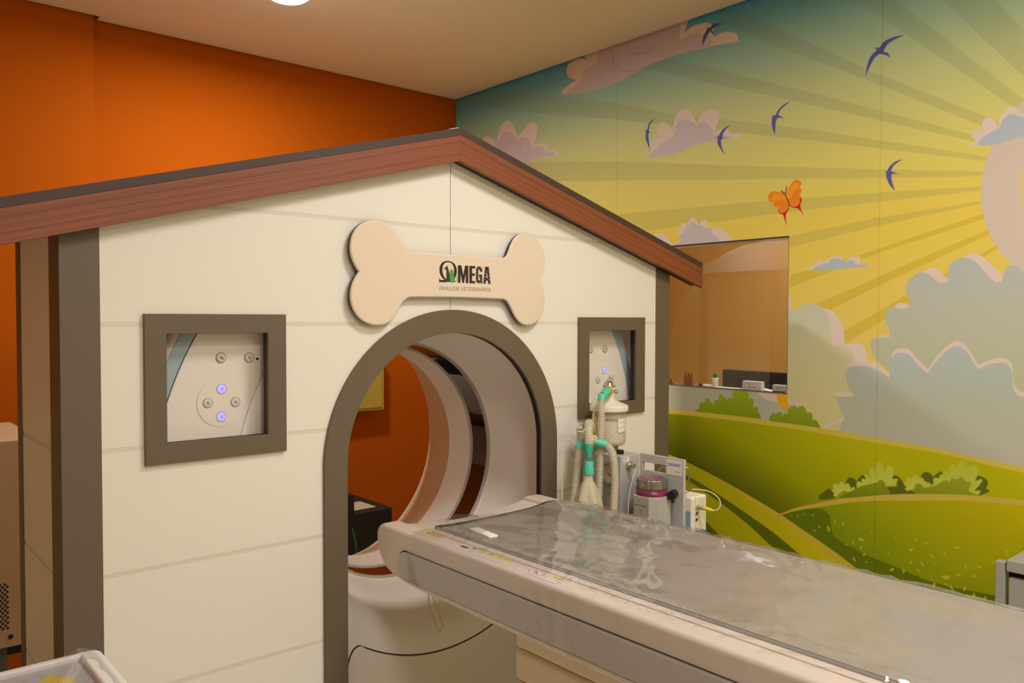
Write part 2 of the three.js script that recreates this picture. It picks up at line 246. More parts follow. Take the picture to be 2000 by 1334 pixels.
// the printed mural: flat artwork on wallpaper sheets
const C_ = { ray: 'rgba(128,132,96,0.19)', ray2: 'rgba(196,170,30,0.42)', hi: '#e0cdbf', body: '#c9bdbc', blue: '#b4bec6', c9: '#b2bcc0', line: 'rgba(120,90,70,0.55)', petal: '#f2b01e', bird: '#5a5c9c', fly: '#f08a0a', fly2: '#f7a010', red: '#cf1414', redline: '#8f2a10', bdark: '#646e1a', h3dark: '#6a7d08', h2dark: '#646f08', band1: '#d8c24a', band2: '#d8bc38', band3: '#d6bc4a' };
function linear(x, x0, y0, x1, y1, stops) { const g = x.createLinearGradient(x0, y0, x1, y1); stops.forEach(([t, c]) => g.addColorStop(t, c)); return g; }
function smooth(x, p, closed) {
  const n = p.length / 2, P = i => closed ? [p[2 * ((i + n) % n)], p[2 * ((i + n) % n) + 1]] : [p[2 * Math.max(0, Math.min(n - 1, i))], p[2 * Math.max(0, Math.min(n - 1, i)) + 1]];
  x.beginPath(); x.moveTo(...P(0));
  for (let i = 0; i < (closed ? n : n - 1); i++) {
    const a = P(i - 1), b = P(i), c = P(i + 1), d = P(i + 2);
    x.bezierCurveTo(b[0] + (c[0] - a[0]) / 6, b[1] + (c[1] - a[1]) / 6, c[0] - (d[0] - b[0]) / 6, c[1] - (d[1] - b[1]) / 6, c[0], c[1]);
  }
  if (closed) x.closePath();
}
const muralTexture = canvas(2048, 1464, (x, W, H) => {
  const Y = m => (2.86 - m) * 512, Z = m => (m + 1.99) * 512;
  x.fillStyle = linear(x, 0, Y(2.8), 0, Y(1.4), [[0, '#58a6c0'], [0.13, '#98c2ae'], [0.3, '#c8d092'], [0.5, '#dfd470'], [0.68, '#e8ce54'], [1, '#e3ca64']]); x.fillRect(0, 0, W, H);
  const fills = {
    c7: linear(x, 0, Y(1.62), 0, Y(1.1), [[0, '#c2c8bc'], [0.45, '#d0cda2'], [1, '#d8cf92']]),
    c10: linear(x, 0, Y(1.45), 0, Y(0.95), [[0, '#b2c0c8'], [0.5, '#b8bdaa'], [1, '#c4bda8']]),
    c9: linear(x, 0, Y(1.85), 0, Y(1.25), [[0, '#b0bac0'], [0.5, '#bcbfb0'], [1, '#bebf9c']]),
    bush: linear(x, 0, Y(1.2), 0, Y(1.02), [[0, '#a9bb28'], [1, '#7a9410']]),
    blight: linear(x, 0, Y(1.0), 0, Y(0.8), [[0, '#c0c63c'], [1, '#d2dc60']]),
    bmid: linear(x, 0, Y(0.92), 0, Y(0.8), [[0, '#a0a828'], [1, '#7b8c0c']]),
    h1: linear(x, Z(0.25), Y(1.12), Z(0.05), Y(0.70), [[0, '#bdbc06'], [0.5, '#a4a802'], [1, '#565f00']]),
    h2: linear(x, Z(0.2), Y(0.9), Z(-0.35), Y(0.55), [[0, '#d8c814'], [0.5, '#bcb60c'], [1, '#9ca408']]),
    h3: linear(x, Z(1.05), Y(0.86), Z(0.82), Y(0.46), [[0, '#c9ba04'], [0.5, '#aeb004'], [1, '#8a9c06']]),
  };
  for (const [c, kind, p] of MURAL_SHAPES) {
    x.fillStyle = x.strokeStyle = fills[c] || C_[c];
    if (kind === 2) { x.fillStyle = '#d4c4b4'; x.beginPath(); x.arc(p[0], p[1], p[2], 0, 7); x.fill(); x.fillStyle = '#dcc88a'; x.beginPath(); x.arc(p[0], p[1], p[2] * 0.7, 0, 7); x.fill(); continue; }
    if (kind === 3) { x.lineWidth = c === 'line' ? 1.2 : 2.2; smooth(x, p, false); x.stroke(); continue; }
    if (kind === 0) { x.beginPath(); for (let i = 0; i < p.length; i += 2) x.lineTo(p[i], p[i + 1]); x.closePath(); x.fill(); }
    else { smooth(x, p, true); x.fill(); }
    if (c === 'h2dark' || c === 'h3dark') { x.fillStyle = '#d3b526'; }
  }
  for (const [a, b, s, t] of MURAL_PETALS) { x.save(); x.translate(a, b); x.rotate(t); x.fillStyle = t > 1.5 ? '#dcc238' : '#c9c040'; x.beginPath(); x.moveTo(-s, 0); x.quadraticCurveTo(0, -s * 1.1, s, s * 0.2); x.quadraticCurveTo(s * 0.3, s * 0.5, -s, 0); x.fill(); x.restore(); }
});
muralTexture.wrapS = THREE.MirroredRepeatWrapping;
const muralPaper = phys('#ffffff', 0.55, { map: muralTexture, specularIntensity: 0.4 });
const WIN = { z0: -0.66, z1: 0.256, y0: 1.182, y1: 1.812 };
{
  const w = structure('wall_right'), t = XR + 0.004, e = XR + 0.12;
  // masonry behind the paper, around the window opening
  part(w, 'masonry', boxFrom(t, e, 0, 2.95, ZB, WIN.z0), M.creamWall);
  part(w, 'masonry', boxFrom(t, e, 0, 2.95, WIN.z1, ZF), M.creamWall);
  part(w, 'masonry', boxFrom(t, e, 0, WIN.y0 - 0.032, WIN.z0, WIN.z1), M.creamWall);
  part(w, 'masonry', boxFrom(t, e, WIN.y1, 2.95, WIN.z0, WIN.z1), M.creamWall);
  const seams = [ZB, -0.669, 0.621, 1.911, 3.2, ZF];
  for (let i = 0; i + 1 < seams.length; i++) {
    const a = seams[i] + 0.0006, b = seams[i + 1] - 0.0006;
    const pts = i === 1                                   // this sheet is cut out for the window
      ? [[[a, 0], [b, 0], [b, WIN.y0], [a, WIN.y0]], [[a, WIN.y1], [b, WIN.y1], [b, 2.94], [a, 2.94]], [[WIN.z1, WIN.y0], [b, WIN.y0], [b, WIN.y1], [WIN.z1, WIN.y1]]]
      : [[[a, 0], [b, 0], [b, 2.94], [a, 2.94]]];
    const g = mergeGeometries(pts.map(q => slab(poly(q), 0.004)));
    const p = g.attributes.position, uv = g.attributes.uv;
    for (let k = 0; k < p.count; k++) uv.setXY(k, (p.getX(k) + 1.99) / 4, 1 - (2.86 - p.getY(k)) / 2.859375);
    g.rotateY(-Math.PI / 2); g.translate(XR + 0.004, 0, 0);   // x -> z, depth towards the room
    part(w, 'wallpaper_sheet', g, muralPaper);
    if (i > 0) part(w, 'paper_seam', boxFrom(XR - 0.0012, XR + 0.001, 0, 2.94, seams[i] + 0.0006, seams[i] + 0.005), muralPaper);
  }
  w.children.filter(m => m.name === 'paper_seam').forEach((m, i) => {
    const g = m.geometry, p = g.attributes.position, uv = g.attributes.uv;
    if (i === 1 || i === 0) { /* seam beads carry the print too */ }
    for (let k = 0; k < p.count; k++) uv.setXY(k, (p.getZ(k) + 1.99) / 4, 1 - (2.86 - p.getY(k)) / 2.859375);
  });
  const win = structure('window_1');
  part(win, 'pane', boxFrom(XR + 0.008, XR + 0.012, WIN.y0, WIN.y1, WIN.z0, WIN.z1), M.glass);
  part(win, 'edge_strip', boxFrom(XR - 0.001, XR + 0.02, WIN.y1 - 0.0015, WIN.y1 + 0.0025, WIN.z0, WIN.z1 + 0.003), M.trimEdge);
  part(win, 'edge_strip', boxFrom(XR - 0.001, XR + 0.02, WIN.y0 - 0.004, WIN.y0, WIN.z0, WIN.z1 + 0.003), M.trim);
  part(win, 'edge_strip', boxFrom(XR - 0.0005, XR + 0.02, WIN.y0, WIN.y1, WIN.z1, WIN.z1 + 0.002), M.trim);
  // the control room beyond
  const x1 = 4.7, z0 = -2.0, z1 = 2.2;
  const cr = structure('wall_control_room');
  part(cr, 'far_wall', boxFrom(x1, x1 + 0.1, 0, 2.7, z0, z1), M.ochre);
  part(cr, 'side_wall', boxFrom(e, x1 + 0.1, 0, 2.7, z0 - 0.1, z0), M.ochre);
  part(cr, 'side_wall', boxFrom(e, x1 + 0.1, 0, 2.7, z1, z1 + 0.1), M.ochre);
  part(cr, 'control_room_floor', boxFrom(e, x1 + 0.1, -0.1, 0, z0 - 0.1, z1 + 0.1), M.floor);
  part(cr, 'control_room_ceiling', boxFrom(e, x1 + 0.1, 2.7, 2.8, z0 - 0.1, z1 + 0.1), M.ceiling);
  const sill = structure('trim_1');
  part(sill, 'sill_board', boxFrom(XR + 0.012, XR + 0.10, 1.15, 1.178, -0.9, 0.4, 0.003), M.sillWood);
}
// ceiling lamps: flat round surface fittings with a glowing diffuser
function lamp(name, label, x, y, z, r, side, power, group) {
  const g = thing(name, label, 'lamp', [x, y, z], 0, group);
  part(g, 'rim', lathe([[r + 0.002, 0], [r + 0.012, -0.004], [r + 0.012, -0.016], [r, -0.020], [r, 0]], 48), M.whitePlastic);
  part(g, 'diffuser', lathe([[1e-4, -0.062], [r * 0.4, -0.059], [r * 0.7, -0.048], [r * 0.9, -0.033], [r * 0.995, -0.016], [r * 0.995, -0.004], [1e-4, -0.004]], 48), std('#fff6e6', 0.5, { emissive: WARM.clone(), emissiveIntensity: 3.0 }));
  const L = new THREE.RectAreaLight(WARM, power, side, side); L.position.set(0, -0.066, 0); L.rotation.x = -Math.PI / 2; g.add(L);
  return g;
}
for (const c of CEILING_LAMPS) lamp('ceiling_lamp', c.label, c.x, YC, c.z, c.r, c.side, c.power, 'round ceiling lamps');
lamp('ceiling_lamp', 'round ceiling lamp in the control room beyond the window', 3.95, 2.7, -0.2, 0.15, 0.2, CONTROL_ROOM_POWER, 'round ceiling lamps');
// ---------------------------------------------------------------- the dog house front
const HX = 1.47, HXL = 0.404, HXR = 2.527;               // middle, left and right edge of the facade at z = 0
const ARCH = { x: 1.477, y: 1.069, R: 0.438, r: 0.367 };
const PORT = [{ x: 0.754, y: 1.311 }, { x: 2.197, y: 1.307 }], PORT_OUT = [0.352, 0.358], PORT_IN = [0.252, 0.262];
const house = thing('dog_house', 'cream wooden dog house facade with brown pitched roof around the scanner', 'dog house', [HX, 0, 0]);
{
  const H = (x, y = 0, z = 0) => [x - HX, y, z];
  const slope = 0.28;
  const roofY = x => 1.985 - slope * Math.abs(x - HX);
  // board with its openings, cut into planks and the shallow grooves between them
  const full = new THREE.Shape();
  full.moveTo(HXL + 0.06, 0.003); full.lineTo(ARCH.x - ARCH.r - 0.005, 0.003); full.lineTo(ARCH.x - ARCH.r - 0.005, ARCH.y);
  full.absarc(ARCH.x, ARCH.y, ARCH.r + 0.005, Math.PI, 0, true);
  full.lineTo(ARCH.x + ARCH.r + 0.005, 0.003); full.lineTo(HXR - 0.06, 0.003); full.lineTo(HXR - 0.06, roofY(HXR - 0.06)); full.lineTo(HX, roofY(HX)); full.lineTo(HXL + 0.06, roofY(HXL + 0.06)); full.closePath();
  for (const p of PORT) { const h = new THREE.Path(), a = PORT_IN[0] / 2 + 0.003, b = PORT_IN[1] / 2 + 0.003; h.moveTo(p.x - a, p.y - b); h.lineTo(p.x - a, p.y + b); h.lineTo(p.x + a, p.y + b); h.lineTo(p.x + a, p.y - b); h.closePath(); full.holes.push(h); }
  const board = new Brush(slab(full, 0.018, 0, 1, 40).translate(0, 0, -0.018)); board.updateMatrixWorld();
  const ev = new Evaluator(); ev.useGroups = false; ev.attributes = ['position', 'normal', 'uv'];
  const cut = (x0, x1, y0, y1, dz) => {
    const b = new Brush(new THREE.BoxGeometry(x1 - x0, y1 - y0, 0.2)); b.position.set((x0 + x1) / 2, (y0 + y1) / 2, 0); b.updateMatrixWorld();
    const r = ev.evaluate(board, b, INTERSECTION); const g = r.geometry.clone(); if (!g.attributes.position || !g.attributes.position.count) return null;
    g.translate(-HX, 0, dz); return g;
  };
  const rows = [0.017]; for (let k = 1; k < 7; k++) rows.push(0.017 + 0.2895 * k);
  const seam = 0.0011, gh = 0.0055;
  const edges = [-0.1, ...rows, 2.2];
  for (let k = 0; k + 1 < edges.length; k++) for (const [a, b] of [[HXL, HX - seam], [HX + seam, HXR]]) {
    const lo = k === 0 ? edges[k] : edges[k] + gh, hi = k + 2 === edges.length ? edges[k + 1] : edges[k + 1] - gh;
    let g = cut(a, b, lo, hi, 0); if (g) part(house, 'siding_plank', g, M.siding);
    if (k > 0) { g = cut(a, b, edges[k] - gh, edges[k] + gh, -0.0005); if (g) part(house, 'plank_groove', g, M.groove); }
  }
  // corner posts, side walls
  const ROOF_IN = 1.60;
  for (const s of [0, 1]) {
    const xo = s ? HXR : HXL, xi = s ? HXR - 0.081 : HXL + 0.082, lo = Math.min(xo, xi) - HX, hi = Math.max(xo, xi) - HX;
    part(house, 'corner_post', mergeGeometries([boxFrom(lo, hi, 0, 1.70, -0.016, 0.003), s ? boxFrom(hi - 0.018, hi, 0, 1.70, -0.102, -0.016) : boxFrom(lo, lo + 0.018, 0, 1.70, -0.102, -0.016)]), M.trim);
    part(house, 'rear_post', s ? boxFrom(hi - 0.018, hi, 0, 1.70, -0.507, -0.456) : boxFrom(lo, lo + 0.018, 0, 1.70, -0.507, -0.456), M.trim);
    for (let k = 0; k < 6; k++) {
      const y0 = k === 0 ? 0.003 : rows[k - 1] + gh, y1 = k === 5 ? 1.70 : rows[k] - gh, x0 = s ? hi - 0.018 : lo + 0.003;
      if (y1 > y0 + 0.02) part(house, 'siding_plank', boxFrom(x0, x0 + 0.014, y0, y1, -0.456, -0.102), M.siding);
      if (k > 0) part(house, 'plank_groove', boxFrom(x0 + 0.0012, x0 + 0.0128, rows[k - 1] - gh, rows[k - 1] + gh, -0.456, -0.102), M.groove);
    }
  }
  // arch trim and the two square port frames
  const arch = new THREE.Shape();
  arch.moveTo(ARCH.x - ARCH.R, 0.003); arch.lineTo(ARCH.x - ARCH.R, ARCH.y); arch.absarc(ARCH.x, ARCH.y, ARCH.R, Math.PI, 0, true); arch.lineTo(ARCH.x + ARCH.R, 0.003);
  arch.lineTo(ARCH.x + ARCH.r, 0.003); arch.lineTo(ARCH.x + ARCH.r, ARCH.y); arch.absarc(ARCH.x, ARCH.y, ARCH.r, 0, Math.PI, false); arch.lineTo(ARCH.x - ARCH.r, 0.003); arch.closePath();
  const ag = slab(arch, 0.010, 0.0012, 1, 64); ag.translate(-HX, 0, 0.0005);
  const at = part(house, 'arch_trim', ag, M.trim);
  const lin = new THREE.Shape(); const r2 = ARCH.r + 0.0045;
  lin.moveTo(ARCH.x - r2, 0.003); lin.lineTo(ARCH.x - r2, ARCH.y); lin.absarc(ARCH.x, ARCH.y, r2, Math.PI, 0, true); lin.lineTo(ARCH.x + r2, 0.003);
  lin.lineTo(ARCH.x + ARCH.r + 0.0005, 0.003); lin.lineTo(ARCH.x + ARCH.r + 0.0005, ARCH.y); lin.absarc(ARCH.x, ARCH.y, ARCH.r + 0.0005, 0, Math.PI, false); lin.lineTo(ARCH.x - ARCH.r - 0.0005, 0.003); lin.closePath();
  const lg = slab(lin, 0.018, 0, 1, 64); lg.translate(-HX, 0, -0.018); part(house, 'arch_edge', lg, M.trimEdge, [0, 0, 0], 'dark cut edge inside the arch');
  for (const p of PORT) {
    const o = poly([[-0.5, -0.5], [0.5, -0.5], [0.5, 0.5], [-0.5, 0.5]].map(q => [q[0] * PORT_OUT[0], q[1] * PORT_OUT[1]]));
    const h = new THREE.Path(); [[-0.5, -0.5], [-0.5, 0.5], [0.5, 0.5], [0.5, -0.5]].forEach((q, i) => i ? h.lineTo(q[0] * PORT_IN[0], q[1] * PORT_IN[1]) : h.moveTo(q[0] * PORT_IN[0], q[1] * PORT_IN[1])); h.closePath(); o.holes.push(h);
    const fr = part(house, 'port_frame', slab(o, 0.011, 0.001, 1), M.trim, H(p.x, p.y, 0.0005));
    const w = PORT_IN[0] / 2, v = PORT_IN[1] / 2, t = 0.0025;
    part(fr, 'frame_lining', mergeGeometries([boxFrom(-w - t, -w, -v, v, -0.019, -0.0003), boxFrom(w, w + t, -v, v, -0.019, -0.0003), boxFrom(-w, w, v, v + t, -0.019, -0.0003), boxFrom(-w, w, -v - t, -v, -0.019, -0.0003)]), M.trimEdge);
  }
  // roof panels and wood grain fascia boards
  const wood = canvas(2048, 128, (x, W, Hh) => {
    x.fillStyle = '#8c4a2a'; x.fillRect(0, 0, W, Hh);
    for (let i = 0; i < 150; i++) {
      const y = rnd() * Hh, w = 0.5 + rnd() * 1.6, dark = rnd() < 0.6; x.strokeStyle = dark ? `rgba(70,28,18,${0.12 + rnd() * 0.2})` : `rgba(176,112,84,${0.1 + rnd() * 0.2})`; x.lineWidth = w;
      let a = rnd() * W * 0.6, b = a + W * (0.25 + rnd() * 0.9), k = rnd() * 9; x.beginPath(); for (let t = a; t < b; t += 40) x.lineTo(t, y + 2.2 * noise.noise(t * 0.004, k, 1.7)); x.stroke();
    }
    for (const y of [30, 34, 92]) { x.strokeStyle = 'rgba(72,26,18,0.6)'; x.lineWidth = 1.8; x.beginPath(); for (let t = 0; t < W; t += 40) x.lineTo(t, y + 0.9 * noise.noise(t * 0.003, y, 4)); x.stroke(); }
  });
  const woodMat = std('#ffffff', 0.5, { map: wood, bumpMap: wood, bumpScale: 0.0006 });
  for (const s of [-1, 1]) {
    const run = s < 0 ? 1.205 : 1.204, drop = s < 0 ? 0.274 : 0.289, yb = 1.953, z0 = 0.034, z1 = 0.0515;
    const f = poly([[0, yb], [s * run, yb - run * drop], [s * run, yb - run * drop + 0.076], [0, yb + 0.076]]);
    const g = slab(f, z1 - z0, 0.0006, 1); g.translate(0, 0, z0);
    const p = g.attributes.position, uv = g.attributes.uv;
    for (let i = 0; i < p.count; i++) { const X = Math.abs(p.getX(i)), Yl = p.getY(i) - (yb - X * drop); uv.setXY(i, X / 1.3 + (s < 0 ? 0 : 0.37), Yl / 0.076); }
    wood.wrapS = THREE.RepeatWrapping;
    part(house, 'fascia_board', g, woodMat, [0, 0, 0], 'red brown wood grain board along the roof edge');
    const rf = poly([[0, yb + 0.0765], [s * run, yb - run * drop + 0.0765], [s * run, yb - run * drop + 0.0985], [0, yb + 0.0985]]);
    const rg = slab(rf, 0.575, 0); rg.translate(0, 0, -0.525); part(house, 'roof_panel', rg, M.roof);
    part(house, 'fascia_batten', (() => { const b = slab(poly([[0, yb + 0.004], [s * run * 0.985, yb - run * 0.985 * drop + 0.004], [s * run * 0.985, yb - run * 0.985 * drop + 0.076], [0, yb + 0.076]]), 0.028); b.translate(0, 0, 0.0055); return b; })(), M.trimEdge);
  }
  part(house, 'ridge_cap', mergeGeometries([slab(poly([[-0.03, 2.0447], [0, 2.0525], [0, 2.054], [-0.03, 2.0462]]), 0.56).translate(0, 0, -0.52), slab(poly([[0, 2.0525], [0.02, 2.0467], [0.02, 2.0482], [0, 2.054]]), 0.56).translate(0, 0, -0.52)]), M.paper, [0, 0, 0], 'thin white strip along the ridge');
}

// bone sign on the gable
{
  const bx = 1.4755, by = 1.609, t = thing('bone_sign', 'beige bone shaped sign with black and green lettering above the arch', 'sign', [bx, by, 0.003]);
  const outline = new THREE.Shape(), R = 0.0835, cx = 0.2815, cy = 0.0655;
  // right lobes, waist, left lobes
  outline.moveTo(-0.165, 0.0655); outline.bezierCurveTo(-0.05, 0.0645, 0.05, 0.0645, 0.185, 0.0655);
  outline.bezierCurveTo(0.215, 0.068, 0.205, 0.146, 0.2735, 0.1475); outline.bezierCurveTo(0.335, 0.1475, 0.366, 0.10, 0.364, 0.063); outline.bezierCurveTo(0.362, 0.03, 0.352, 0.015, 0.344, -0.003);
  outline.bezierCurveTo(0.356, -0.02, 0.365, -0.045, 0.364, -0.068); outline.bezierCurveTo(0.362, -0.12, 0.33, -0.151, 0.287, -0.151); outline.bezierCurveTo(0.225, -0.151, 0.222, -0.075, 0.186, -0.0675);
  outline.bezierCurveTo(0.05, -0.0645, -0.05, -0.0645, -0.168, -0.0675);
  outline.bezierCurveTo(-0.215, -0.075, -0.205, -0.149, -0.2775, -0.149); outline.bezierCurveTo(-0.34, -0.149, -0.366, -0.10, -0.3645, -0.065); outline.bezierCurveTo(-0.363, -0.035, -0.352, -0.018, -0.338, 0);
  outline.bezierCurveTo(-0.352, 0.018, -0.366, 0.04, -0.3645, 0.07); outline.bezierCurveTo(-0.362, 0.115, -0.33, 0.147, -0.2815, 0.147); outline.bezierCurveTo(-0.205, 0.147, -0.205, 0.068, -0.165, 0.0655);
  const back = slab(outline, 0.007, 0, 1, 20); part(t, 'board_edge', back, M.boneEdge, [0, 0, 0.011], 'dark cut edge of the board');
  const face = slab(outline, 0.012, 0.0055, 6, 20); part(t, 'board', face, M.bone, [0, 0, 0.0135]);
  part(t, 'spacer', boxFrom(-0.2, 0.2, -0.03, 0.03, -0.0025, 0.011), M.boneEdge);
  const logo = canvas(1024, 512, (x, W, Hh) => {
    x.clearRect(0, 0, W, Hh); const K = '#2c1c1a';
    const T = (s, px, py, w, h, font, col, skew = 0) => { x.save(); x.font = font; x.fillStyle = col; x.textBaseline = 'alphabetic'; const m = x.measureText(s).width; x.translate(px, py); x.transform(w / m, 0, skew, h, 0, 0); x.fillText(s, 0, 0); x.restore(); };
    // letters of the first line, narrow and heavy
    const heavy = (pts) => { x.beginPath(); pts.forEach((p, i) => i ? x.lineTo(p[0], p[1]) : x.moveTo(p[0], p[1])); x.closePath(); x.fill(); };
    x.fillStyle = K;
    heavy([[362, 330], [362, 85], [424, 85], [456, 220], [486, 85], [546, 85], [546, 330], [498, 330], [498, 200], [468, 330], [440, 330], [408, 200], [408, 330]]);
    heavy([[562, 330], [562, 85], [668, 85], [668, 120], [612, 120], [612, 188], [662, 188], [662, 224], [612, 224], [612, 296], [668, 296], [668, 330]]);
    x.lineWidth = 44; x.strokeStyle = K; x.beginPath(); x.moveTo(774, 165); x.lineTo(774, 138); x.bezierCurveTo(772, 100, 704, 100, 702, 138); x.lineTo(702, 276); x.bezierCurveTo(704, 316, 772, 316, 774, 276); x.lineTo(774, 222); x.lineTo(736, 222); x.stroke(); heavy([[774, 222], [796, 222], [796, 330], [774, 330]]);
    x.beginPath(); x.moveTo(812, 330); x.lineTo(846, 85); x.lineTo(912, 85); x.lineTo(950, 330); x.lineTo(902, 330); x.lineTo(896, 282); x.lineTo(864, 282); x.lineTo(858, 330); x.closePath(); x.moveTo(869, 244); x.lineTo(891, 244); x.lineTo(880, 150); x.closePath(); x.fill('evenodd');
    // light stripes of fur across the last letters
    x.globalCompositeOperation = 'source-atop'; x.strokeStyle = 'rgba(226,205,178,0.62)';
    for (let i = 0; i < 6; i++) { x.lineWidth = 5 + i % 3 * 2; x.beginPath(); x.moveTo(660 + 10 * i, 132 + 38 * i); x.bezierCurveTo(740, 100 + 40 * i, 820, 108 + 44 * i, 960, 190 + 52 * i); x.stroke(); }
    x.strokeStyle = 'rgba(226,205,178,0.16)'; for (let i = 0; i < 4; i++) { x.lineWidth = 3; x.beginPath(); x.moveTo(560, 150 + 50 * i); x.quadraticCurveTo(620, 190 + 40 * i, 680, 280 + 40 * i); x.stroke(); }
    x.globalCompositeOperation = 'source-over';
    // the omega
    x.fillStyle = K; x.beginPath();
    x.moveTo(42, 330); x.lineTo(42, 268); x.quadraticCurveTo(54, 300, 74, 300); x.lineTo(138, 300); x.bezierCurveTo(70, 262, 48, 210, 48, 160); x.bezierCurveTo(50, 80, 110, 34, 194, 34); x.bezierCurveTo(282, 34, 342, 84, 344, 164); x.bezierCurveTo(344, 210, 330, 250, 296, 280); x.lineTo(270, 240); x.bezierCurveTo(290, 215, 298, 190, 296, 150); x.bezierCurveTo(290, 80, 252, 52, 194, 52); x.bezierCurveTo(136, 52, 98, 92, 98, 160); x.bezierCurveTo(98, 220, 124, 258, 160, 284); x.lineTo(160, 330); x.closePath(); x.fill();
    // sitting dog
    x.fillStyle = '#3a3520'; heavy([[128, 134], [148, 124], [166, 112], [182, 92], [186, 116], [196, 142], [216, 190], [226, 250], [232, 322], [160, 326], [158, 318], [170, 312], [172, 268], [162, 220], [164, 160], [150, 154], [134, 148]]);
    heavy([[164, 250], [180, 250], [180, 322], [160, 324]]);
    // sitting cat
    x.fillStyle = '#4f9d50'; x.beginPath(); x.moveTo(246, 138); x.lineTo(262, 160); x.lineTo(276, 158); x.lineTo(290, 150); x.lineTo(280, 196); x.bezierCurveTo(300, 230, 312, 270, 312, 310); x.bezierCurveTo(340, 306, 350, 296, 338, 268); x.bezierCurveTo(330, 250, 336, 236, 346, 232); x.bezierCurveTo(340, 246, 344, 260, 352, 276); x.bezierCurveTo(358, 306, 336, 322, 300, 326); x.lineTo(236, 334); x.lineTo(230, 310); x.bezierCurveTo(222, 280, 218, 230, 226, 190); x.lineTo(228, 170); x.closePath(); x.fill();
    T('IMAGEM VETERINÁRIA', 36, 440, 916, 1, '76px sans-serif', '#8d7766', -0.12);
  });
  part(t, 'lettering', new THREE.PlaneGeometry(0.2235, 0.1117), std('#ffffff', 0.55, { map: logo, transparent: true }), [0.034, -0.004, 0.0258]);
}
